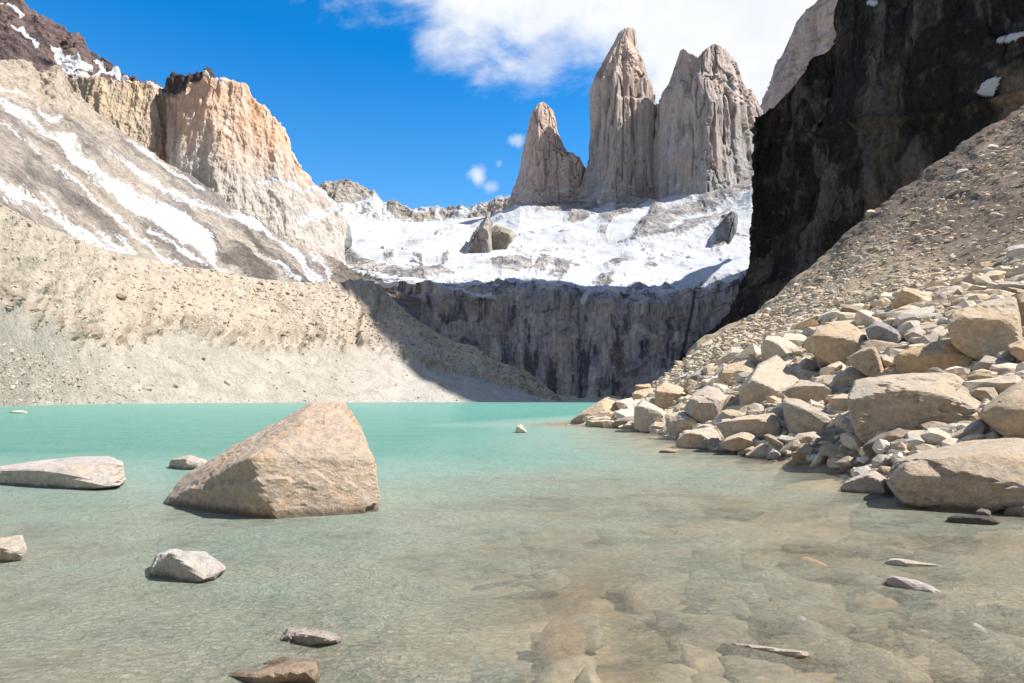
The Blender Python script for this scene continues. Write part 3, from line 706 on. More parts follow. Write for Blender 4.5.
tower([(830, -45), (806, 12), (801, 23), (796, 37), (786, 64), (772, 96), (768, 112), (755, 250)],
      [(960, -45), (968, 0), (975, 60), (980, 120), (985, 250)], 1900,
      'pinkish granite wall with a jagged edge behind the dark cliff', seed=60, warm=1.0, depth=.7, hot=.85, ds=2.6,
      topl=[(780, 60), (791, 36), (796, 23), (800, 17), (806, 10), (812, 7), (818, 2), (828, -14), (850, -30), (900, -42)])

# ------------------------------------------------------------------ dark cliff on the right
def dark_cliff():
    bx = [(662, 388, 640), (700, 356, 620), (740, 330, 590), (780, 306, 560), (820, 274, 530), (860, 240, 500), (920, 198, 460), (1024, 122, 400), (1280, 10, 330), (1700, -100, 270)]
    tx = [(754, 126, 625), (786, 96, 615), (813, 62, 610), (844, 39, 600), (844, 0, 590), (850, -200, 555), (905, -480, 500), (1030, -430, 440), (1270, -440, 360), (1660, -560, 300)]
    left = [(664, 388), (741, 303), (750, 266), (753, 205), (754, 170), (754, 126)]
    fr = [0, .22, .42, .62, .8, 1]
    rows = []
    for k, f in enumerate(fr):
        r = []
        for i, (b, t) in enumerate(zip(bx, tx)):
            p = [b[j] * (1 - f) + t[j] * f for j in range(3)]
            w = max(0, 1 - i / 4.0)
            if k not in (0, 5): p[0] += (left[k][0] - (bx[0][0] * (1 - f) + tx[0][0] * f)) * w; p[1] += (left[k][1] - (bx[0][1] * (1 - f) + tx[0][1] * f)) * w
            r.append(tuple(p))
        r.insert(0, (r[0][0] + 34, r[0][1] * .85 + HZ * .15 if k else r[0][1], r[0][2] + 130))
        rows.append(r)
    rows.append([(a + 20, b * .9 + 20, Y + 160) for a, b, Y in rows[-1]])
    V = rows_net(rows, 1000, [70, 90, 90, 80, 80, 20]); V = smooth_cols(V, 3); PX, PY = proj(V); n = normals(V)
    fl = ridged(V * [1 / 34, 1 / 34, 1 / 70], 6, .56, 131); f2 = fbm(V * [1 / 70, 1 / 70, 1 / 26], 4, .5, 132); f3 = fbm(V / 9, 5, .6, 133)
    blk = np.round(2.5 * vnoise(V * [1 / 22, 1 / 22, 1 / 60] + .2 * fbm(V / 16, 3, .6, 6)[..., None], 136)) / 2.5
    crk = np.clip(1 - np.abs(vnoise(V * [1 / 30, 1 / 30, 1 / 150] + .2 * fbm(V / 25, 3, .6, 5)[..., None], 137)) / .07, 0, 1)
    V = V + n * (6 * fl + 7 * f2 + 2.2 * f3 + 4 * blk - 4 * crk)[..., None]
    led = stroke(PX, PY + 3 * f3, [(800, 150), (845, 126), (880, 122), (930, 118), (985, 106), (1060, 85)], 7)
    V = V + n * (11 * led)[..., None]
    band = sstep(-seg_dist(PX, PY, [(770, 120), (811, 66), (835, 50), (850, 36)]), -9, -1)
    st = fbm(V * [1 / 20, 1 / 20, 1 / 60], 5, .6, 134); g = fbm(V / 40, 5, .6, 135)
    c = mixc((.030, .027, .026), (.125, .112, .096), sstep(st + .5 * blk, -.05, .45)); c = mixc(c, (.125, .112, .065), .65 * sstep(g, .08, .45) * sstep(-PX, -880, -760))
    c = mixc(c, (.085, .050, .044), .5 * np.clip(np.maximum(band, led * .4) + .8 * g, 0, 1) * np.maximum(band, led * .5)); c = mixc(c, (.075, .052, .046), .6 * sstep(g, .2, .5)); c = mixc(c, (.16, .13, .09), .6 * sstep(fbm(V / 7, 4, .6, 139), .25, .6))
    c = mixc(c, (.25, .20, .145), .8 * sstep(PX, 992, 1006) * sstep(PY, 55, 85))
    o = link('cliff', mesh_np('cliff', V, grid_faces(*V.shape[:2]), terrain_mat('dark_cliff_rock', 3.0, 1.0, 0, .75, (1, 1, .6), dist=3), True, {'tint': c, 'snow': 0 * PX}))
    tag(o, 'huge black shaded cliff filling the upper right', 'cliff', kind='structure')
    return V, n
DV, DN = dark_cliff()

# ------------------------------------------------------------------ rocks
_ico = {}
def ico(level):
    if level not in _ico:
        bm = bmesh.new(); bmesh.ops.create_icosphere(bm, subdivisions=level, radius=1.0)
        V = np.array([v.co[:] for v in bm.verts]); Fc = np.array([[v.index for v in f.verts] for f in bm.faces]); bm.free()
        _ico[level] = (V / np.linalg.norm(V, axis=1, keepdims=True), Fc)
    return _ico[level]

def hull_planes(P):
    bm = bmesh.new()
    for p in P: bm.verts.new(p)
    r = bmesh.ops.convex_hull(bm, input=bm.verts[:]); bm.normal_update()
    N = []; D = []; c = P.mean(0)
    for f in bm.faces:
        n = np.array(f.normal[:]); d = n @ (np.array(f.verts[0].co[:]) - c)
        if d < 0: n, d = -n, -d
        if f.calc_area() > 1e-9: N.append(n); D.append(max(d, 1e-3))
    bm.free(); return np.array(N), np.array(D), c

def rock_shape(N, D, ext, level, p=220, amp=.05, seed=0, unit=None):
    U, Fc = ico(level); d = U * ext; d /= np.linalg.norm(d, axis=1, keepdims=True)
    q = np.maximum(d @ N.T, 0) / D
    k = q.max(1, keepdims=True); r = 1 / (k[:, 0] * ((q / k) ** p).sum(1) ** (1 / p))
    V = d * (r * 1.015)[:, None]
    sz = unit or float(np.mean(ext)); so = seed * 3.17
    rn = np.random.default_rng(seed); ax = rn.normal(size=3) * [.5, .5, 1]; ax /= np.linalg.norm(ax)
    h = amp * sz * (.22 * fbm(V / (sz * .8) + so, 3, .5, seed % 50) + .40 * ridged(V / (sz * .33) + so, 5, .62, seed % 50 + 7) + .30 * fbm(V / (sz * .09) + so, 4, .65, seed % 50 + 11))
    # broken steps along the bedding and chipped patches
    b = (V @ ax) / (sz * .42) + .6 * fbm(V / (sz * .5) + so, 4, .6, 3); fr = b - np.floor(b)
    h = h - amp * sz * .55 * (sstep(fr, .0, .06) - fr) * sstep(vnoise(V / (sz * .9) + so, 5), -.1, .25)
    q2 = vnoise(V / (sz * .55) + so + 9, seed % 50 + 3) + .25 * fbm(V / (sz * .12) + so, 3, .6, 4); h = h - amp * sz * 1.0 * sstep(q2, .26, .32)
    return V + d * h[:, None], Fc

def make_rock(name, P, label, cat='boulder', level=4, amp=.05, color=(.42, .345, .255), mat=None, group=None, p=220, seed=None, cuts=(.82, .97)):
    seed = seed if seed is not None else rng.integers(1, 4000)
    N, D, c = hull_planes(P); ext = (P.max(0) - P.min(0)) / 2
    rr = np.random.default_rng(int(seed) + 77); k = 7 if level >= 5 else 4; U = rr.uniform
    cn = rr.normal(size=(k, 3)) * [.75, .35, .6] + [0, -.75, .35]
    main = np.array([[U(-.15, .5), U(-.6, -.3), .85], [U(-.65, -.15), -.9, U(-.28, .05)], [U(.45, 1.0), -.7, U(-.05, .3)]])
    cn = np.concatenate([cn, main]); cn /= np.linalg.norm(cn, axis=1, keepdims=True)
    sup = ((P - c) @ cn.T).max(0); cd = sup * np.concatenate([U(cuts[0], cuts[1], k), [U(cuts[0] - .12, cuts[1] - .08), U(cuts[0] - .28, cuts[1] - .20), U(cuts[0] - .02, cuts[1])]])
    N = np.concatenate([N, cn]); D = np.concatenate([D, cd])
    V, Fc = rock_shape(N, D, ext, level, p, amp, int(seed)); V = V + c
    base = np.array([c[0], c[1], V[:, 2].min()])
    o = link(name, mesh_np(name, V - base, Fc, mat or M_BANK, False)); o.location = base; o.color = (*color, 1)
    return tag(o, label, cat, group)

def outline_rock(pts, label, Y=None, front=None, thick=.8, lean=.8, color=None, level=5, amp=.034, group=None, name='boulder', cat='boulder', sink=.15, mat=None, p=220, cuts=(.82, .97)):
    """boulder from its outline as seen in the photograph: the outline gets its distance, a faceted front, and a back of real depth"""
    o = np.array(pts, float); ib = int(np.argmax(o[:, 1])); base = o[ib]
    if Y is None: Y = bank_Y(base[0], base[1])
    s = Y / F; H = (o[:, 1].max() - o[:, 1].min()) * s; W = (o[:, 0].max() - o[:, 0].min()) * s; S = .5 * (W + H)
    c = o.mean(0); hgt = (base[1] - o[:, 1]) * s
    P = [at(o[:, 0], o[:, 1], Y + .22 * S + .25 * hgt + lean * 2.1 * np.maximum(hgt - .42 * H, 0))]
    if front is None:
        # a brow: the top slopes back from it, the front drops steeply below it
        x0, x1 = o[:, 0].min(), o[:, 0].max(); xf = np.array([.16, .5, .84]) + rng.uniform(-.1, .1, 3); bx = x0 + (x1 - x0) * xf
        up, lo = [], []
        for x in bx:
            ys = [o[k, 1] + (o[(k + 1) % len(o), 1] - o[k, 1]) * (x - o[k, 0]) / (o[(k + 1) % len(o), 0] - o[k, 0] + 1e-9) for k in range(len(o)) if (o[k, 0] - x) * (o[(k + 1) % len(o), 0] - x) <= 0]
            up.append(min(ys)); lo.append(max(ys))
        up, lo = np.array(up), np.array(lo); bf = rng.uniform(.22, .5) + rng.uniform(-.12, .12, 3)
        q = np.stack([bx, up + (lo - up) * np.clip(bf, .12, .65)], -1); skew = rng.uniform(-.8, .3)
        P.append(at(q[:, 0], q[:, 1], Y - .06 * S + S * skew * (xf - .5) + rng.uniform(-.08, .08, 3) * S))
    else:
        f = np.array(front, float); fh = (base[1] - f[:, 1]) * s
        P.append(at(f[:, 0], f[:, 1], Y + .22 * S - f[:, 2] * S - .28 * S * (f[:, 0] - c[0]) * s / W))
    b = c + (o - c) * .8; P.append(at(b[:, 0], b[:, 1], Y + .25 * S + thick * S + lean * hgt * .6))
    P = np.concatenate(P)
    lowest = P[P[:, 2] < P[:, 2].min() + .35 * H]; lo2 = lowest.copy(); lo2[:, 2] -= sink * H + .02; P = np.concatenate([P, lo2 * [1, 1, 1]])
    if color is None:
        a = rng.random(); b2 = rng.uniform(.85, 1.12)
        color = tuple(np.array([.62, .47, .29]) * (1 - a) * b2 + np.array([.60, .485, .335]) * a * b2)
    return make_rock(name, P, label, cat, level, amp, color, mat, group, p, None, cuts)

TAN = (.62, .465, .285); ORG = (.63, .44, .245); PALE = (.68, .555, .395); GREY = (.55, .465, .35); BRN = (.46, .345, .22)
def cv(fx, fy, sc):
    return lambda *p: [(fx + x * sc, fy + y * sc) + tuple(r) for x, y, *r in p]
A_ = cv(560, 330, .2195); B_ = cv(700, 300, .2636); C_ = cv(840, 280, .1797); D_ = cv(840, 380, .2049); I_ = cv(0, 0, 1)

# --- rocks standing in the lake
def lake_rocks():
    g = 'rocks standing in the lake'
    h = [(270, 521, 8.0), (251, 457, 8.02), (284, 441, 8.42), (310, 447, 8.5), (371, 459, 8.72), (381, 511, 8.57), (163, 503, 9.25), (187, 474, 9.6), (226, 451, 9.7), (302, 409, 10.0), (316, 401, 10.1), (343, 402, 10.15), (358, 424, 9.9)]
    P = at(*np.array(h).T)
    back = at([200, 360, 372, 300, 345], [497, 500, 460, 420, 412], [11.4, 11.0, 10.8, 11.6, 11.2]); low = P[[0, 5, 6]] - [0, 0, .45]
    make_rock('boulder', np.concatenate([P, back, low]), 'largest boulder standing in the lake, tall with a slanting top', level=6, amp=.055, color=(.58, .445, .305), mat=M_HERO, group=g, p=200, seed=11, cuts=(1.1, 1.2))
    P = dict(group=g, mat=M_NEAR)
    outline_rock(I_((-40, 472), (0, 471), (30, 462), (75, 457), (112, 456), (122, 462), (125, 482), (60, 489), (-40, 491)), 'long flat pale rock at the left edge behind the largest boulder', 960 / 88, front=[(-20, 476, .3), (60, 468, .25), (118, 466, .25), (120, 486, .35), (0, 489, .35)], lean=.9, color=(.62, .53, .42), level=5, **P)
    outline_rock(I_((166, 467), (172, 459), (190, 455), (207, 460), (208, 469), (180, 471)), 'low grey rock just left behind the largest boulder', 960 / 70, color=GREY, **P)
    outline_rock(I_((-30, 545), (0, 538), (22, 535), (27, 548), (22, 560), (0, 566), (-30, 568)), 'pale block cut by the left edge of the picture', 960 / 164, color=PALE, level=5, **P)
    outline_rock(I_((147, 570), (155, 556), (172, 549), (205, 552), (228, 568), (215, 580), (178, 587), (150, 580)), 'rounded whitish rock in front of the largest boulder', 960 / 183, front=[(172, 552, .3), (178, 584, .5), (168, 566, .4), (210, 572, .3)], color=(.64, .56, .45), level=5, amp=.05, **P)
    outline_rock(I_((274, 642), (282, 628), (310, 627), (340, 634), (345, 643), (318, 648), (280, 650)), 'small jagged pale rock near the bottom edge', 960 / 247, color=(.60, .51, .39), level=5, amp=.08, **P)
    outline_rock(I_((214, 683), (240, 668), (285, 657), (318, 660), (322, 690), (260, 700), (210, 700)), 'wet rust brown rock cut by the bottom edge', 960 / 288, color=(.48, .34, .21), level=5, amp=.07, sink=.4, **P)
    outline_rock(I_((515, 433), (517, 425), (521, 424), (527, 432), (526, 434)), 'tiny pointed pale rock alone in the middle of the lake', 960 / 33, color=PALE, level=3, **P)
    outline_rock(I_((8, 413), (14, 410.5), (24, 410.5), (30, 413.2)), 'flat far rock low in the water near the left shore', 960 / 13, color=PALE, level=3, **P)
    outline_rock(A_((448, 556), (455, 548), (490, 538), (530, 545), (538, 556), (500, 562)), 'small brown rock awash off the right bank', 960 / 53, color=BRN, level=3, **P)
    w0 = outline_rock(I_((884, 578), (890, 571), (915, 575), (945, 588), (948, 594), (915, 592)), 'light streaked rock awash at right, nearer of two', 960 / 191, color=(.55, .46, .35), level=4, amp=.07, lean=.2, **{**P, 'mat': M_WASH})
    w1 = outline_rock(I_((884, 560), (892, 554), (915, 557), (955, 564), (958, 568), (910, 569)), 'flat grey rock awash at right, farther of two', 960 / 167, color=(.60, .52, .41), level=4, amp=.07, lean=.2, **{**P, 'mat': M_WASH})
    w2 = outline_rock(I_((712, 645), (722, 637), (760, 640), (812, 645), (822, 653), (770, 657), (725, 653)), 'long flat pale rock just breaking the water at lower right', 960 / 255, color=(.55, .46, .35), level=5, amp=.08, lean=.2, **{**P, 'mat': M_WASH})
    outline_rock(I_((945, 518), (960, 514), (990, 516), (1002, 523), (985, 527), (955, 525)), 'dark wet rock in the water below the big right boulder', 960 / 126, color=(.12, .10, .085), level=4, amp=.08, **P)
    outline_rock(I_((975, 512), (980, 508), (990, 510), (992, 516), (978, 517)), 'little wet stone beside the big right boulder', 960 / 118, color=(.25, .21, .17), level=3, **P)
    outline_rock(I_((1002, 512), (1012, 505), (1040, 502), (1045, 516), (1010, 517)), 'thin flat wet slab at the right edge of the shore', 960 / 118, color=(.32, .27, .22), level=4, **P)
    outline_rock(B_((262, 618), (275, 606), (330, 610), (372, 622), (365, 632), (290, 634)), 'low tan rock awash at the foot of the right bank', None, color=(.46, .37, .27), level=4, lean=.2, **P)
    for w in (w0, w1, w2): w.location.z -= .035      # awash: only their backs show
lake_rocks()

# --- boulders of the right bank
def bank_boulders():
    g = 'large boulders of the right bank'
    def R(conv, pts, label, color=None, front=None, **k):
        o = outline_rock(conv(*pts), label, color=color, front=conv(*front) if front else None, group=g, **k); return o
    R(A_, [(42, 418), (100, 372), (220, 300), (262, 335), (292, 378), (290, 398), (160, 428), (45, 427)], 'wedge-shaped tan boulder at the tip of the rocky point', TAN, [(60, 420, .35), (225, 312, .1), (268, 345, .3), (280, 392, .4), (160, 426, .45)], level=5)
    R(A_, [(153, 427), (195, 392), (240, 428)], 'small triangular rock at the water against the wedge boulder', TAN)
    R(A_, [(250, 325), (330, 305), (348, 350), (326, 395), (285, 392)], 'pale block right behind the wedge boulder', PALE)
    R(A_, [(236, 424), (265, 402), (345, 390), (350, 440), (242, 434)], 'low dark edged ledge rock at the water between wedge and round boulder', (.36, .3, .23))
    R(A_, [(336, 350), (375, 316), (430, 342), (490, 380), (482, 446), (370, 444), (338, 425)], 'rounded whitish boulder at the water near the rocky point', PALE, [(345, 355, .3), (380, 330, .2), (470, 385, .35), (470, 440, .4), (365, 440, .4)], level=5)
    R(A_, [(478, 382), (560, 370), (632, 405), (628, 452), (484, 452)], 'broad pale rock at the water right of the rounded whitish boulder', PALE)
    R(A_, [(428, 280), (440, 256), (480, 236), (545, 252), (602, 300), (560, 348), (490, 376), (426, 345)], 'large tan boulder with a smooth shaded face near the point', TAN, [(440, 262, .4), (480, 300, .6), (550, 300, .4), (490, 370, .5), (432, 340, .5)], level=5)
    R(A_, [(328, 290), (345, 275), (432, 262), (432, 312), (345, 338)], 'tan rock left of the large smooth-faced boulder', TAN)
    R(A_, [(343, 250), (410, 244), (418, 266), (345, 270)], 'little flat orange rock at the top of the point', ORG)
    R(I_, [(683, 410), (694, 393), (706, 385), (719, 388), (728, 400), (723, 422), (706, 425), (694, 413)], 'grey-topped boulder with a shaded front near the water', (0.604, 0.490, 0.353), [(700, 402, .5), (720, 399, .45), (718, 420, .5), (700, 415, .5), (690, 400, .2)], level=5)
    R(A_, [(522, 516), (565, 458), (690, 442), (742, 488), (722, 546), (590, 528)], 'bright rounded boulder with a dark left end at the water', PALE, level=5)
    R(A_, [(618, 80), (690, 43), (704, 70), (630, 103)], 'small slab on the skyline of the bank before the dark wall', PALE)
    R(A_, [(505, 232), (640, 166), (690, 186), (640, 242), (540, 252)], 'sloping pale slab behind the smooth-faced tan boulder', PALE)
    R(A_, [(574, 225), (650, 165), (722, 185), (704, 248), (600, 268)], 'pale slab leaning above the grey-topped boulder', (.46, .39, .3))
    R(B_, [(230, 175), (255, 136), (340, 138), (384, 190), (330, 238), (238, 232)], 'bright blocky boulder high on the left half of the bank', PALE, [(245, 150, .3), (262, 210, .4), (300, 165, .2), (330, 230, .45), (240, 228, .4)], level=5)
    R(B_, [(55, 238), (120, 178), (172, 188), (184, 222), (110, 252)], 'peaked pale rock in the upper left of the bank', PALE)
    R(B_, [(72, 290), (90, 250), (190, 223), (213, 262), (170, 304), (90, 304)], 'brown two-tiered rock beside the peaked pale rock', TAN)
    R(B_, [(178, 195), (225, 192), (238, 222), (190, 244)], 'small tan cube below the bright blocky boulder', TAN)
    R(B_, [(148, 345), (215, 248), (300, 205), (345, 250), (378, 302), (312, 345), (305, 424), (180, 442), (155, 400)], 'big boulder with a bright slanting top and shaded square front', (0.650, 0.524, 0.365), [(150, 350, .35), (225, 330, .45), (312, 335, .45), (300, 420, .5), (185, 438, .5), (230, 255, .1)], level=5)
    R(B_, [(306, 350), (380, 302), (490, 322), (520, 352), (500, 402), (380, 388)], 'pale shelf of rock right of the big square-fronted boulder', (0.593, 0.479, 0.342), level=5)
    R(B_, [(306, 400), (320, 372), (380, 376), (500, 430), (585, 470), (430, 500), (340, 494)], 'grey wedge sloping to the water in front of the pale shelf', (0.570, 0.473, 0.342), [(320, 385, .3), (420, 425, .25), (560, 470, .3), (430, 496, .45), (350, 490, .5)], level=5)
    R(I_, [(803, 347), (816, 329), (832, 323), (850, 321), (866, 333), (868, 341), (855, 354), (842, 367), (824, 356)], 'tall tan boulder with a pale top and a dark notch', TAN, [(816, 331, .45), (832, 328, .3), (840, 345, .5), (842, 362, .5), (866, 340, .3), (824, 352, .45)], level=5)
    R(B_, [(368, 245), (410, 213), (452, 250), (442, 297), (380, 300)], 'small rounded grey rock below the tall tan boulder', GREY)
    R(I_, [(832, 378), (848, 366), (860, 368), (875, 378), (852, 390), (835, 389)], 'bright low rock right of the pale shelf', PALE)
    R(B_, [(56, 468), (170, 440), (282, 426), (324, 490), (292, 518), (90, 508), (64, 484)], 'long flat slab near the water with a shaded underside', PALE, [(65, 466, .3), (275, 440, .2), (300, 500, .45), (100, 500, .5)], level=5)
    R(B_, [(80, 545), (105, 520), (180, 494), (248, 545), (232, 563), (120, 560)], 'low peaked rock at the water below the long slab', PALE)
    R(B_, [(-8, 490), (45, 478), (64, 492), (80, 532), (50, 578), (-5, 574)], 'smooth bright boulder at the water left of the long slab', PALE)
    R(B_, [(-5, 340), (60, 328), (92, 385), (42, 468), (-5, 472)], 'dark-fronted tan boulder behind the smooth bright boulder', (.37, .31, .24))
    R(B_, [(70, 435), (110, 358), (150, 378), (168, 430), (110, 446)], 'brown wedge squeezed left of the big square-fronted boulder', BRN)
    R(B_, [(318, 565), (370, 508), (440, 498), (504, 545), (480, 558), (350, 594)], 'pale rock with a shaded front at the water below the grey wedge', PALE)
    R(B_, [(436, 504), (560, 468), (610, 500), (604, 542), (520, 550)], 'flat-topped rock right of the end of the grey wedge', (.43, .36, .28))
    R(B_, [(342, 585), (400, 543), (442, 570), (438, 608), (360, 608)], 'tan rock at the waterline under the flat-topped rock', TAN)
    R(B_, [(436, 562), (530, 543), (538, 587), (500, 603), (440, 608)], 'grey shaded block at the waterline beside the tan one', GREY)
    R(B_, [(48, 574), (65, 552), (120, 543), (138, 575), (110, 588)], 'small round pale stone at the waterline under the low peaked rock', PALE)
    R(B_, [(253, 590), (275, 560), (322, 587), (312, 600), (255, 598)], 'small white triangular stone at the waterline', (.5, .46, .4))
    R(B_, [(168, 568), (200, 553), (233, 575), (227, 592), (180, 590)], 'small tan stone at the waterline left of the white triangular one', TAN)
    R(B_, [(228, 550), (312, 540), (318, 577), (240, 578)], 'grey stone wedged above the white triangular stone', GREY)
    R(B_, [(258, 108), (332, 102), (338, 132), (264, 138)], 'brown squared rock high in the rubble behind the bright block', BRN)
    R(B_, [(333, 108), (410, 97), (418, 142), (338, 148)], 'broad flat rock beside the brown squared rock', (.42, .36, .28))
    R(C_, [(0, 170), (20, 140), (60, 133), (150, 163), (188, 192), (110, 224), (30, 220)], 'brown shaded boulder above the tall tan boulder', (.40, .31, .20))
    R(C_, [(283, 145), (310, 90), (350, 38), (420, 48), (572, 125), (440, 134), (380, 174), (308, 156)], 'large tan boulder with a long shaded tail in the upper bank', TAN, [(350, 60, .4), (310, 130, .4), (380, 160, .5), (425, 70, .3), (440, 125, .4)], level=5)
    R(C_, [(386, 160), (460, 106), (524, 140), (440, 164)], 'small bright triangular rock under the boulder with the long tail', PALE)
    R(C_, [(306, 215), (340, 180), (450, 155), (560, 133), (624, 185), (430, 254), (370, 274), (318, 242)], 'long slab with a light grey top in the upper bank', (0.627, 0.536, 0.399), [(340, 195, .2), (600, 180, .2), (430, 235, .4), (370, 268, .4)], level=5)
    R(C_, [(594, 230), (630, 175), (740, 140), (850, 108), (960, 80), (1000, 120), (1014, 330), (940, 424), (830, 424), (620, 324)], 'huge block with a smooth shaded face and bright sunlit top', (0.661, 0.530, 0.353), [(598, 232, .5), (640, 182, .45), (850, 160, .45), (970, 105, .3), (1005, 330, .6), (930, 420, .65), (830, 420, .65), (622, 320, .6)], level=5, lean=.35)
    R(C_, [(352, 318), (372, 282), (430, 248), (484, 290), (472, 334), (400, 358)], 'rounded speckled grey rock left of the huge block', GREY)
    R(C_, [(142, 275), (210, 213), (330, 288), (344, 330), (280, 388), (220, 322), (150, 314)], 'cracked grey rock right of the tall tan boulder', (.38, .345, .3))
    R(C_, [(298, 440), (330, 398), (430, 368), (540, 338), (740, 308), (784, 380), (704, 524), (400, 548), (340, 524)], 'flat orange boulder lying below the huge block', (.62, .44, .24), [(330, 410, .35), (730, 325, .2), (770, 385, .25), (690, 505, .4), (400, 530, .45), (500, 430, .40)], level=5, lean=.75, amp=.05, cuts=(1.15, 1.25))
    R(C_, [(38, 434), (130, 378), (200, 368), (258, 532), (220, 548), (60, 474)], 'square block with a bright right edge under the tall tan boulder', TAN, [(50, 435, .5), (140, 390, .5), (215, 540, .55), (245, 530, .3), (190, 375, .3)])
    R(C_, [(735, 490), (810, 418), (960, 448), (984, 500), (840, 524)], 'shaded dark rock in the hollow under the huge block', GREY)
    R(C_, [(700, 540), (760, 510), (860, 525), (930, 560), (880, 610), (760, 590)], 'brown rock deep in the shadow right of the flat orange boulder', BRN)
    R(C_, [(932, 360), (1024, 328), (1100, 340), (1100, 490), (950, 410)], 'tan boulder at the right edge below the huge block', TAN)
    R(C_, [(982, 90), (1024, 55), (1120, 60), (1120, 290), (1010, 260)], 'brown boulder at the right edge beside the huge block', (.42, .31, .19))
    R(C_, [(852, 34), (900, 8), (1050, 12), (1060, 62), (880, 58)], 'grey flat slab at the right edge above the huge block', GREY)
    R(C_, [(664, 88), (740, 53), (792, 75), (784, 102), (690, 108)], 'brown rock above the huge block, left of the orange one', BRN)
    R(C_, [(786, 84), (830, 53), (916, 75), (872, 104), (800, 108)], 'small orange rock resting above the huge block', ORG)
    R(C_, [(440, 244), (500, 226), (546, 245), (490, 284)], 'small orange tan rock under the grey-topped slab', ORG)
    R(C_, [(480, 345), (500, 288), (560, 248), (634, 330), (540, 350)], 'white speckled rock touching the left side of the huge block', PALE)
    R(C_, [(226, 420), (262, 412), (304, 470), (270, 504), (240, 474)], 'small upright pale stone left of the flat orange boulder', PALE)
    R(D_, [(42, 75), (75, 0), (200, -28), (400, -42), (560, -32), (700, 20), (778, 65), (692, 168), (540, 274), (230, 288), (100, 254), (48, 170)], 'broad boulder with a grey left face, in front of the flat orange boulder', (0.650, 0.524, 0.353),
      [(48, 85, .35), (80, 15, .25), (270, 75, .35), (400, 60, .32), (250, 150, .45), (110, 230, .5), (540, 250, .4), (720, 70, .25), (240, 280, .5), (410, 160, .48)], level=6, lean=.8, amp=.04)
    R(D_, [(112, 322), (180, 268), (280, 222), (400, 236), (496, 276), (420, 334), (180, 368), (128, 346)], 'rounded brown rock lying under the broad grey-faced boulder', (.38, .31, .23), [(125, 320, .4), (280, 245, .25), (400, 260, .3), (470, 285, .3), (400, 325, .5), (190, 360, .5)], level=5)
    R(D_, [(206, 405), (240, 328), (332, 345), (327, 404), (215, 454)], 'dark upright stone in the gap left of the foremost boulder', (.29, .25, .2))
    R(D_, [(332, 345), (360, 303), (424, 336), (402, 358), (338, 374)], 'small tan pyramid stone between the rounded brown rock and foremost boulder', TAN)
    R(D_, [(420, 354), (500, 284), (610, 225), (720, 168), (790, 220), (854, 282), (700, 303), (500, 348)], 'bright slab leaning up behind the foremost boulder', PALE, [(440, 345, .3), (720, 185, .15), (830, 280, .25), (520, 340, .4), (600, 270, .25)], level=5, lean=.8)
    R(I_, [(886, 478), (895, 460), (922, 452), (965, 442), (1015, 438), (1045, 442), (1062, 470), (1050, 503), (1010, 510), (945, 510), (905, 499), (888, 485)], 'foremost big boulder of the bank, dark and wet at its foot', (.60, .47, .315),
      [(890, 478, .25), (905, 463, .28), (945, 462, .45), (1000, 456, .4), (1045, 460, .4), (1040, 500, .55), (960, 508, .6), (905, 497, .42)], level=6, lean=.8, amp=.045, mat=M_HERO)
    R(I_, [(979, 416), (984, 406), (1006, 390), (1024, 379), (1050, 376), (1070, 400), (1060, 432), (1014, 438)], 'smooth shaded boulder at the right edge above the foremost one', (0.627, 0.479, 0.296), [(985, 412, .5), (1010, 396, .45), (1050, 390, .4), (1014, 434, .6), (1055, 428, .6)], level=5, lean=.4)
    R(D_, [(2, 525), (30, 488), (100, 462), (170, 438), (226, 480), (234, 592), (60, 574), (12, 554)], 'pale rock in the water at the left foot of the foremost boulder', PALE, [(20, 510, .3), (170, 450, .2), (220, 490, .35), (225, 585, .45), (60, 568, .5)], level=5)
    R(D_, [(205, 490), (250, 480), (310, 540), (300, 594), (225, 590)], 'stone tucked under the left end of the foremost boulder, coloured dark as shade', (.14, .12, .10))  # near-black colour paints in the shade of the gap
    R(D_, [(-5, 430), (80, 368), (142, 388), (148, 458), (40, 464)], 'two-toned round rock at the water left of the dark upright stone', (.38, .34, .28))
    R(D_, [(-8, 330), (10, 306), (62, 300), (124, 330), (114, 384), (40, 394)], 'greyish rock behind the two-toned round rock', GREY)
    R(I_, [(838, 420), (845, 414), (853, 416), (863, 429), (863, 440), (841, 442)], 'pale rock touching the left foot of the broad grey-faced boulder', PALE)
    R(I_, [(1005, 256), (1008, 247), (1024, 244), (1040, 250), (1038, 259)], 'white boulder alone on the gravel at the right edge', (.55, .5, .44))
    R(I_, [(953, 178), (958, 170), (970, 167), (969, 175), (960, 179)], 'pale block high on the gravel slope under the dark cliff', (.52, .46, .37))
    R(I_, [(864, 215), (868, 209), (876, 210), (874, 216)], 'tan stone on the rim of the gravel slope against the cliff', TAN, level=3)
    R(I_, [(988, 216), (992, 212), (1000, 213), (999, 218)], 'pale stone in the middle of the gravel slope at right', PALE, level=3)
    R(I_, [(985, 148), (990, 144), (1000, 145), (996, 150)], 'pale flat stone near the top of the gravel slope', PALE, level=3)
    R(I_, [(1000, 270), (1006, 266), (1020, 268), (1018, 274), (1004, 275)], 'tan rock just below the white boulder on the gravel', TAN, level=3)
bank_boulders()

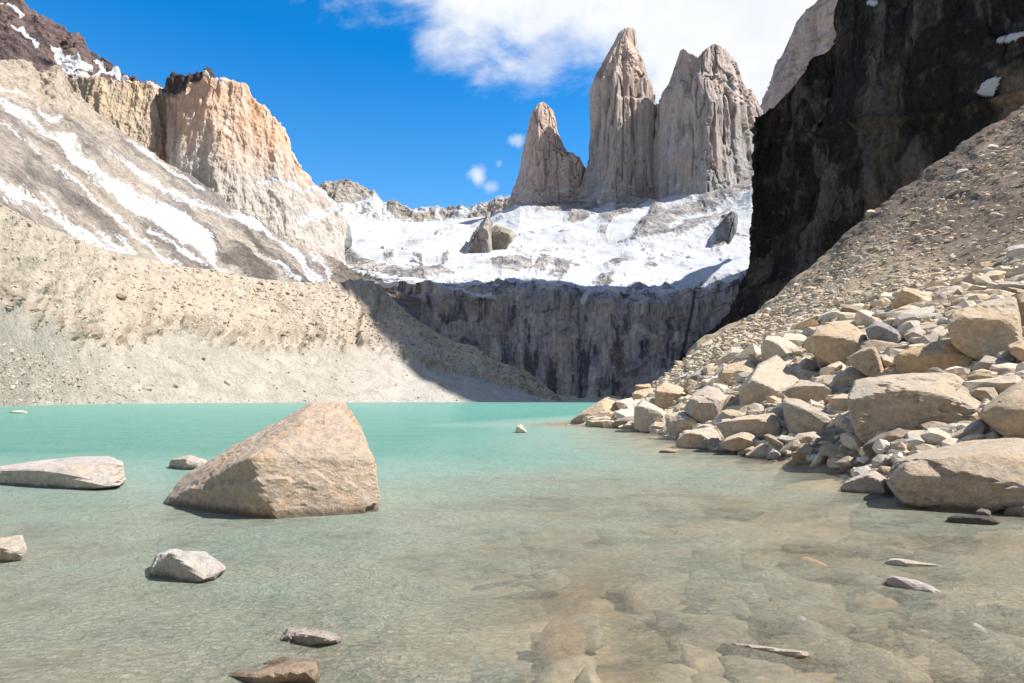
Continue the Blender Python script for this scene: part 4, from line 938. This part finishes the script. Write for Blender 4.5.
# --- distant outcrops
def outcrops():
    def far(pts, Y, label, color, front, **k):
        m = terrain_mat('outcrop_rock', 4, .9, 0, .35, (1, 1, .5), dist=4)
        o = outline_rock(pts, label, Y, front=front, color=color, level=5, amp=.085, name='rock_outcrop', cat='rock outcrop', mat=m, group='rock outcrops in the snow', **k)
        me = o.data; V = np.empty(len(me.vertices) * 3, np.float32); me.vertices.foreach_get('co', V); V = V.reshape(-1, 3)
        g = fbm(V * [1 / 14, 1 / 14, 1 / 30], 4, .6, 7); c = mixc(np.array(color) * .75, np.array(color) * 1.25, sstep(g, -.3, .3))
        c = np.concatenate([c, np.ones((len(c), 1))], 1).astype(np.float32)
        me.attributes.new('tint', 'FLOAT_COLOR', 'POINT').data.foreach_set('color', c.ravel())
    far(I_((463, 262), (469, 240), (480, 224), (488, 212), (493, 222), (492, 248), (484, 264)), 1010, 'sharp grey rock tooth rising from the snow before the towers', (.32, .29, .255), [(478, 236, .4), (487, 220, .25), (476, 260, .5), (490, 246, .3)], thick=.6)
    far(I_((486, 254), (490, 228), (498, 223), (508, 225), (517, 235), (512, 242), (496, 252)), 1030, 'lower rounded rock joined to the right of the sharp tooth', (.37, .33, .27), [(498, 230, .4), (510, 234, .3), (494, 250, .4)], thick=.6)
    far(I_((314, 244), (322, 226), (334, 213), (341, 212), (350, 224), (352, 240), (340, 250), (320, 252)), 1080, 'dark grey rock knob at the left end of the snowfield', (.23, .23, .24), [(326, 232, .35), (338, 222, .3), (340, 246, .4)], thick=.7)
    far(I_((714, 248), (716, 232), (724, 218), (733, 208), (739, 215), (736, 232), (724, 247)), 1010, 'dark snow-dusted rock step beside the dark cliff', (.17, .175, .185), [(722, 230, .35), (732, 214, .25), (722, 245, .4)], thick=.6)
outcrops()

# --- snow patches on the dark cliff
def cliff_snow():
    m = terrain_mat('snow', 2, .3, 0, .05)
    PX, PY = proj(DV); nr, nc = PX.shape
    labs = ['upper white snow patch lying in the dark cliff at right edge', 'lower white snow patch in a notch of the dark cliff', 'tiny snow patch at the top of the dark cliff']
    for lab, poly in zip(labs, ([(996, 44), (1000, 39), (1012, 35), (1024, 33), (1040, 31), (1042, 37), (1024, 40), (1010, 44)], [(978, 94), (984, 84), (994, 78), (1004, 77), (1001, 86), (996, 97), (986, 98)], [(868, 2), (874, 0), (880, 2), (876, 7), (870, 6)])):
        w = patch(PX + 1.5 * fbm(p3(PX / 3, PY / 3), 3, .6, 5), PY, poly, 2.0); ok = (w > .42) & (DV[..., 1] < 680)
        cell = ok[:-1, :-1] & ok[1:, :-1] & ok[:-1, 1:] & ok[1:, 1:]
        ii, jj = np.nonzero(cell)
        if len(ii) < 4: continue
        q = np.stack([ii * nc + jj, ii * nc + jj + 1, (ii + 1) * nc + jj + 1, (ii + 1) * nc + jj], -1)
        ids, inv = np.unique(q, return_inverse=True); q = inv.reshape(-1, 4)
        P0 = DV.reshape(-1, 3)[ids]; Nn = DN.reshape(-1, 3)[ids]; ww = w.ravel()[ids][:, None]
        Vt = P0 + Nn * (.8 + 1.6 * sstep(ww, .42, .9))
        o = link('snow_patch', mesh_np('snow_patch', Vt, q, m, True, {'tint': np.full((len(ids), 3), .8), 'snow': np.ones(len(ids))}))
        sol = o.modifiers.new('thickness', 'SOLIDIFY'); sol.thickness = 2.0; sol.offset = 0
        tag(o, lab, 'snow patch', 'snow patches in the dark cliff')
cliff_snow()

# --- many smaller rocks: prototypes copied one by one, the finest ones as a mass
def proto_rock(seed, level, flat):
    r = np.random.default_rng(seed); n = 10
    N = r.normal(size=(n, 3)); N /= np.linalg.norm(N, axis=1, keepdims=True); N = np.concatenate([N, np.eye(3), -np.eye(3)])
    D = r.uniform(.5, .95, len(N)); D[-6:] = 1.05
    V, Fc = rock_shape(N, D, np.ones(3), level, 220, .03, seed, 1.0)
    return V * [1, 1, flat], Fc

def small_rocks():
    protos = [mesh_np('small_rock', *proto_rock(100 + i, 3, [.62, .8, .7, .5][i % 4]), M_BANK, False) for i in range(12)]
    r = np.random.default_rng(5); n = 0
    while n < 215:
        px = r.uniform(590, 1090); t = r.random()
        lo = np.interp(px, [p[0] for p in R_S], [p[1] for p in R_S]); hi = np.interp(px, [p[0] for p in R_M], [p[1] for p in R_M])
        py = lo - 2 - t * (lo - hi - 2); Y = bank_Y(px, py)
        s = r.uniform(4.2, 11) * np.interp(Y, [8, 50], [1.5, .72]) / F * Y
        P = at(px, py, Y); o = bpy.data.objects.new('small_rock', protos[n % 12]); COL.objects.link(o)
        o.location = (P[0], P[1], P[2] + s * .12); o.rotation_euler = (r.uniform(-.5, .5), r.uniform(-.5, .5), r.uniform(0, 6.28)); o.scale = (s * r.uniform(.9, 1.6), s, s * r.uniform(.7, 1.2))
        a = r.random(); k = r.uniform(.75, 1.15); o.color = (*(np.array(TAN) * a * k + np.array((.60, .49, .34)) * (1 - a) * k), 1)
        tag(o, 'small angular rock filling a gap between the boulders of the right bank', 'rock', 'small rocks between the boulders'); n += 1
small_rocks()

def stones(name, pos, size, label, cat, mat, tints, seed, flat=.65, nproto=10, level=2):
    r = np.random.default_rng(seed); Pr = [proto_rock(300 + seed + i, level, flat) for i in range(nproto)]
    Vs, Fs, Cs = [], [], []; off = 0
    for i in range(len(pos)):
        V, Fc = Pr[i % nproto]; a = r.uniform(0, 6.28); c, s = math.cos(a), math.sin(a); b = r.uniform(-.5, .5); cb, sb = math.cos(b), math.sin(b)
        Rm = np.array([[c, -s, 0], [s, c, 0], [0, 0, 1]]) @ np.array([[1, 0, 0], [0, cb, -sb], [0, sb, cb]])
        Vs.append((V * r.uniform(.75, 1.35, 3)) @ Rm.T * size[i] + pos[i]); Fs.append(Fc + off); off += len(V)
        t = tints[r.integers(len(tints))]; Cs.append(np.tile(np.array(t) * r.uniform(.8, 1.2), (len(V), 1)))
    C = np.concatenate(Cs)
    o = link(name, mesh_np(name, np.concatenate(Vs), np.concatenate(Fs), mat, False, {'tint': C, 'snow': np.zeros(len(C))}))
    return tag(o, label, cat, kind='stuff')

def rubble():
    r = np.random.default_rng(9); m = terrain_mat('rubble_stone', .25, .5, 0, .3, dist=.1)
    T = [(.60, .475, .33), (.67, .56, .43), (.54, .45, .345), (.53, .465, .385), (.58, .475, .345), (.48, .385, .275)]
    pos, sz = [], []
    i0, i1 = 8, RVd.shape[0] - 14
    while len(pos) < 10600:
        j = r.integers(0, RVd.shape[1]); 
        f = r.random()
        i = int(i0 + (196 - i0) * f) if r.random() < .45 else int(196 - 40 + 150 * r.random() ** 1.6)
        P = RVd[i, j]; px, py = proj(P)
        if px < 595 or px > 1196: continue
        s = r.lognormal(0, .36) * (5.7 if i < 150 else 2.1) * np.interp(P[1], [8, 50, 120], [1.5, 1.0, .8]) / F * P[1]
        pos.append(P + [0, 0, s * .1]); sz.append(s)
    while len(pos) < 12000:
        i = r.integers(190, 440); j = r.integers(80, 250); P = RVd[i, j]; px, py = proj(P)
        if px < 632 or px > 800: continue
        s = r.lognormal(0, .45) * 1.5 / F * P[1]; pos.append(P + [0, 0, s * .2]); sz.append(s)
    stones('rubble', np.array(pos), sz, 'pale broken stones strewn between and above the boulders of the right bank', 'rubble', m, T, 1)
    pos, sz = [], []
    T2 = [(.30, .25, .20), (.38, .33, .26), (.20, .16, .14), (.44, .38, .30), (.28, .20, .16)]
    while len(pos) < 3600:
        i = r.integers(200, i1); j = r.integers(150, RVd.shape[1]); P = RVd[i, j]; px, py = proj(P)
        if px < 720 or px > 1196: continue
        s = r.lognormal(0, .55) * .9 / F * P[1]; pos.append(P); sz.append(s)
    stones('gravel_stones', np.array(pos), sz, 'loose stones scattered over the brown scree slope', 'scree stones', m, T2, 3)
    # moraine stones on the far left
    pos, sz = [], []; m2 = terrain_mat('moraine_stone', 1.0, .5, 0, .25, dist=.4)
    while len(pos) < 5200:
        i = r.integers(6, MV.shape[0] - 18); j = r.integers(250, MV.shape[1] - 60); P = MV[i, j]; px, py = proj(P)
        w = .10 + .90 * MG[i, 0] + .9 * np.exp(-max(px, 0) / 60) * (py > 350)
        if px < -60 or px > 560 or r.random() > w: continue
        s = r.lognormal(0, .5) * .80 / F * P[1]; pos.append(P); sz.append(s)
    while len(pos) < 6600:
        i = r.integers(6, 95); j = r.integers(330, 500); P = MV[i, j]; px, py = proj(P)
        if px < -30 or px > 150 or r.random() > np.exp(-max(px, 0) / 70) or py < 340 + px * .3: continue
        s = r.lognormal(0, .5) * .85 / F * P[1]; pos.append(P); sz.append(s)
    stones('moraine_stones', np.array(pos), sz, 'stones and boulders studding the pale moraine across the lake', 'stones', m2, [(.44, .38, .31), (.36, .30, .23), (.50, .45, .38), (.29, .23, .17)], 5)
rubble()

def submerged():
    protos = [mesh_np('submerged_rock', *proto_rock(500 + i, 3, .6), M_SUB) for i in range(8)]
    r = np.random.default_rng(12); n = 0
    zones = [(480, 700, 484, 530), (500, 760, 520, 600), (560, 860, 560, 683), (700, 1024, 600, 683), (780, 1010, 520, 620), (340, 560, 600, 683), (200, 480, 590, 683), (200, 380, 530, 600), (640, 860, 480, 540)]
    w = [9, 14, 22, 16, 14, 8, 8, 3, 10]
    for z, k in zip(zones, w):
        for _ in range(k):
            px = r.uniform(z[0], z[1]); py = r.uniform(z[2], z[3]); Y = CZ * F / (py - HZ)
            X = (px - 512) / F * Y; dep = float(lake_depth(np.array([X]), np.array([Y]))[0])
            s = r.uniform(.09, .24) * (1 + Y * .05)
            top = -max(.04, dep * r.uniform(.2, .7)); hh = s * .42
            o = bpy.data.objects.new('submerged_rock', protos[n % 8]); COL.objects.link(o); n += 1
            o.location = (X, Y, max(top - hh * .85, -dep - .1)); o.rotation_euler = (r.uniform(-.2, .2), r.uniform(-.2, .2), r.uniform(0, 6.28)); o.scale = (s * r.uniform(1.1, 1.9), s * r.uniform(.8, 1.1), s * r.uniform(.7, 1.1))
            if o.location[2] + o.scale[2] * .42 > -.015: o.location[2] = -.015 - o.scale[2] * .42
            kk = r.uniform(.7, 1.2); o.color = (*(np.array([(.50, .40, .27), (.46, .32, .18), (.40, .34, .26)][r.integers(3)]) * kk), 1)
            tag(o, 'brown rock lying under the clear shallow water', 'rock', 'submerged rocks in the shallows')
submerged()
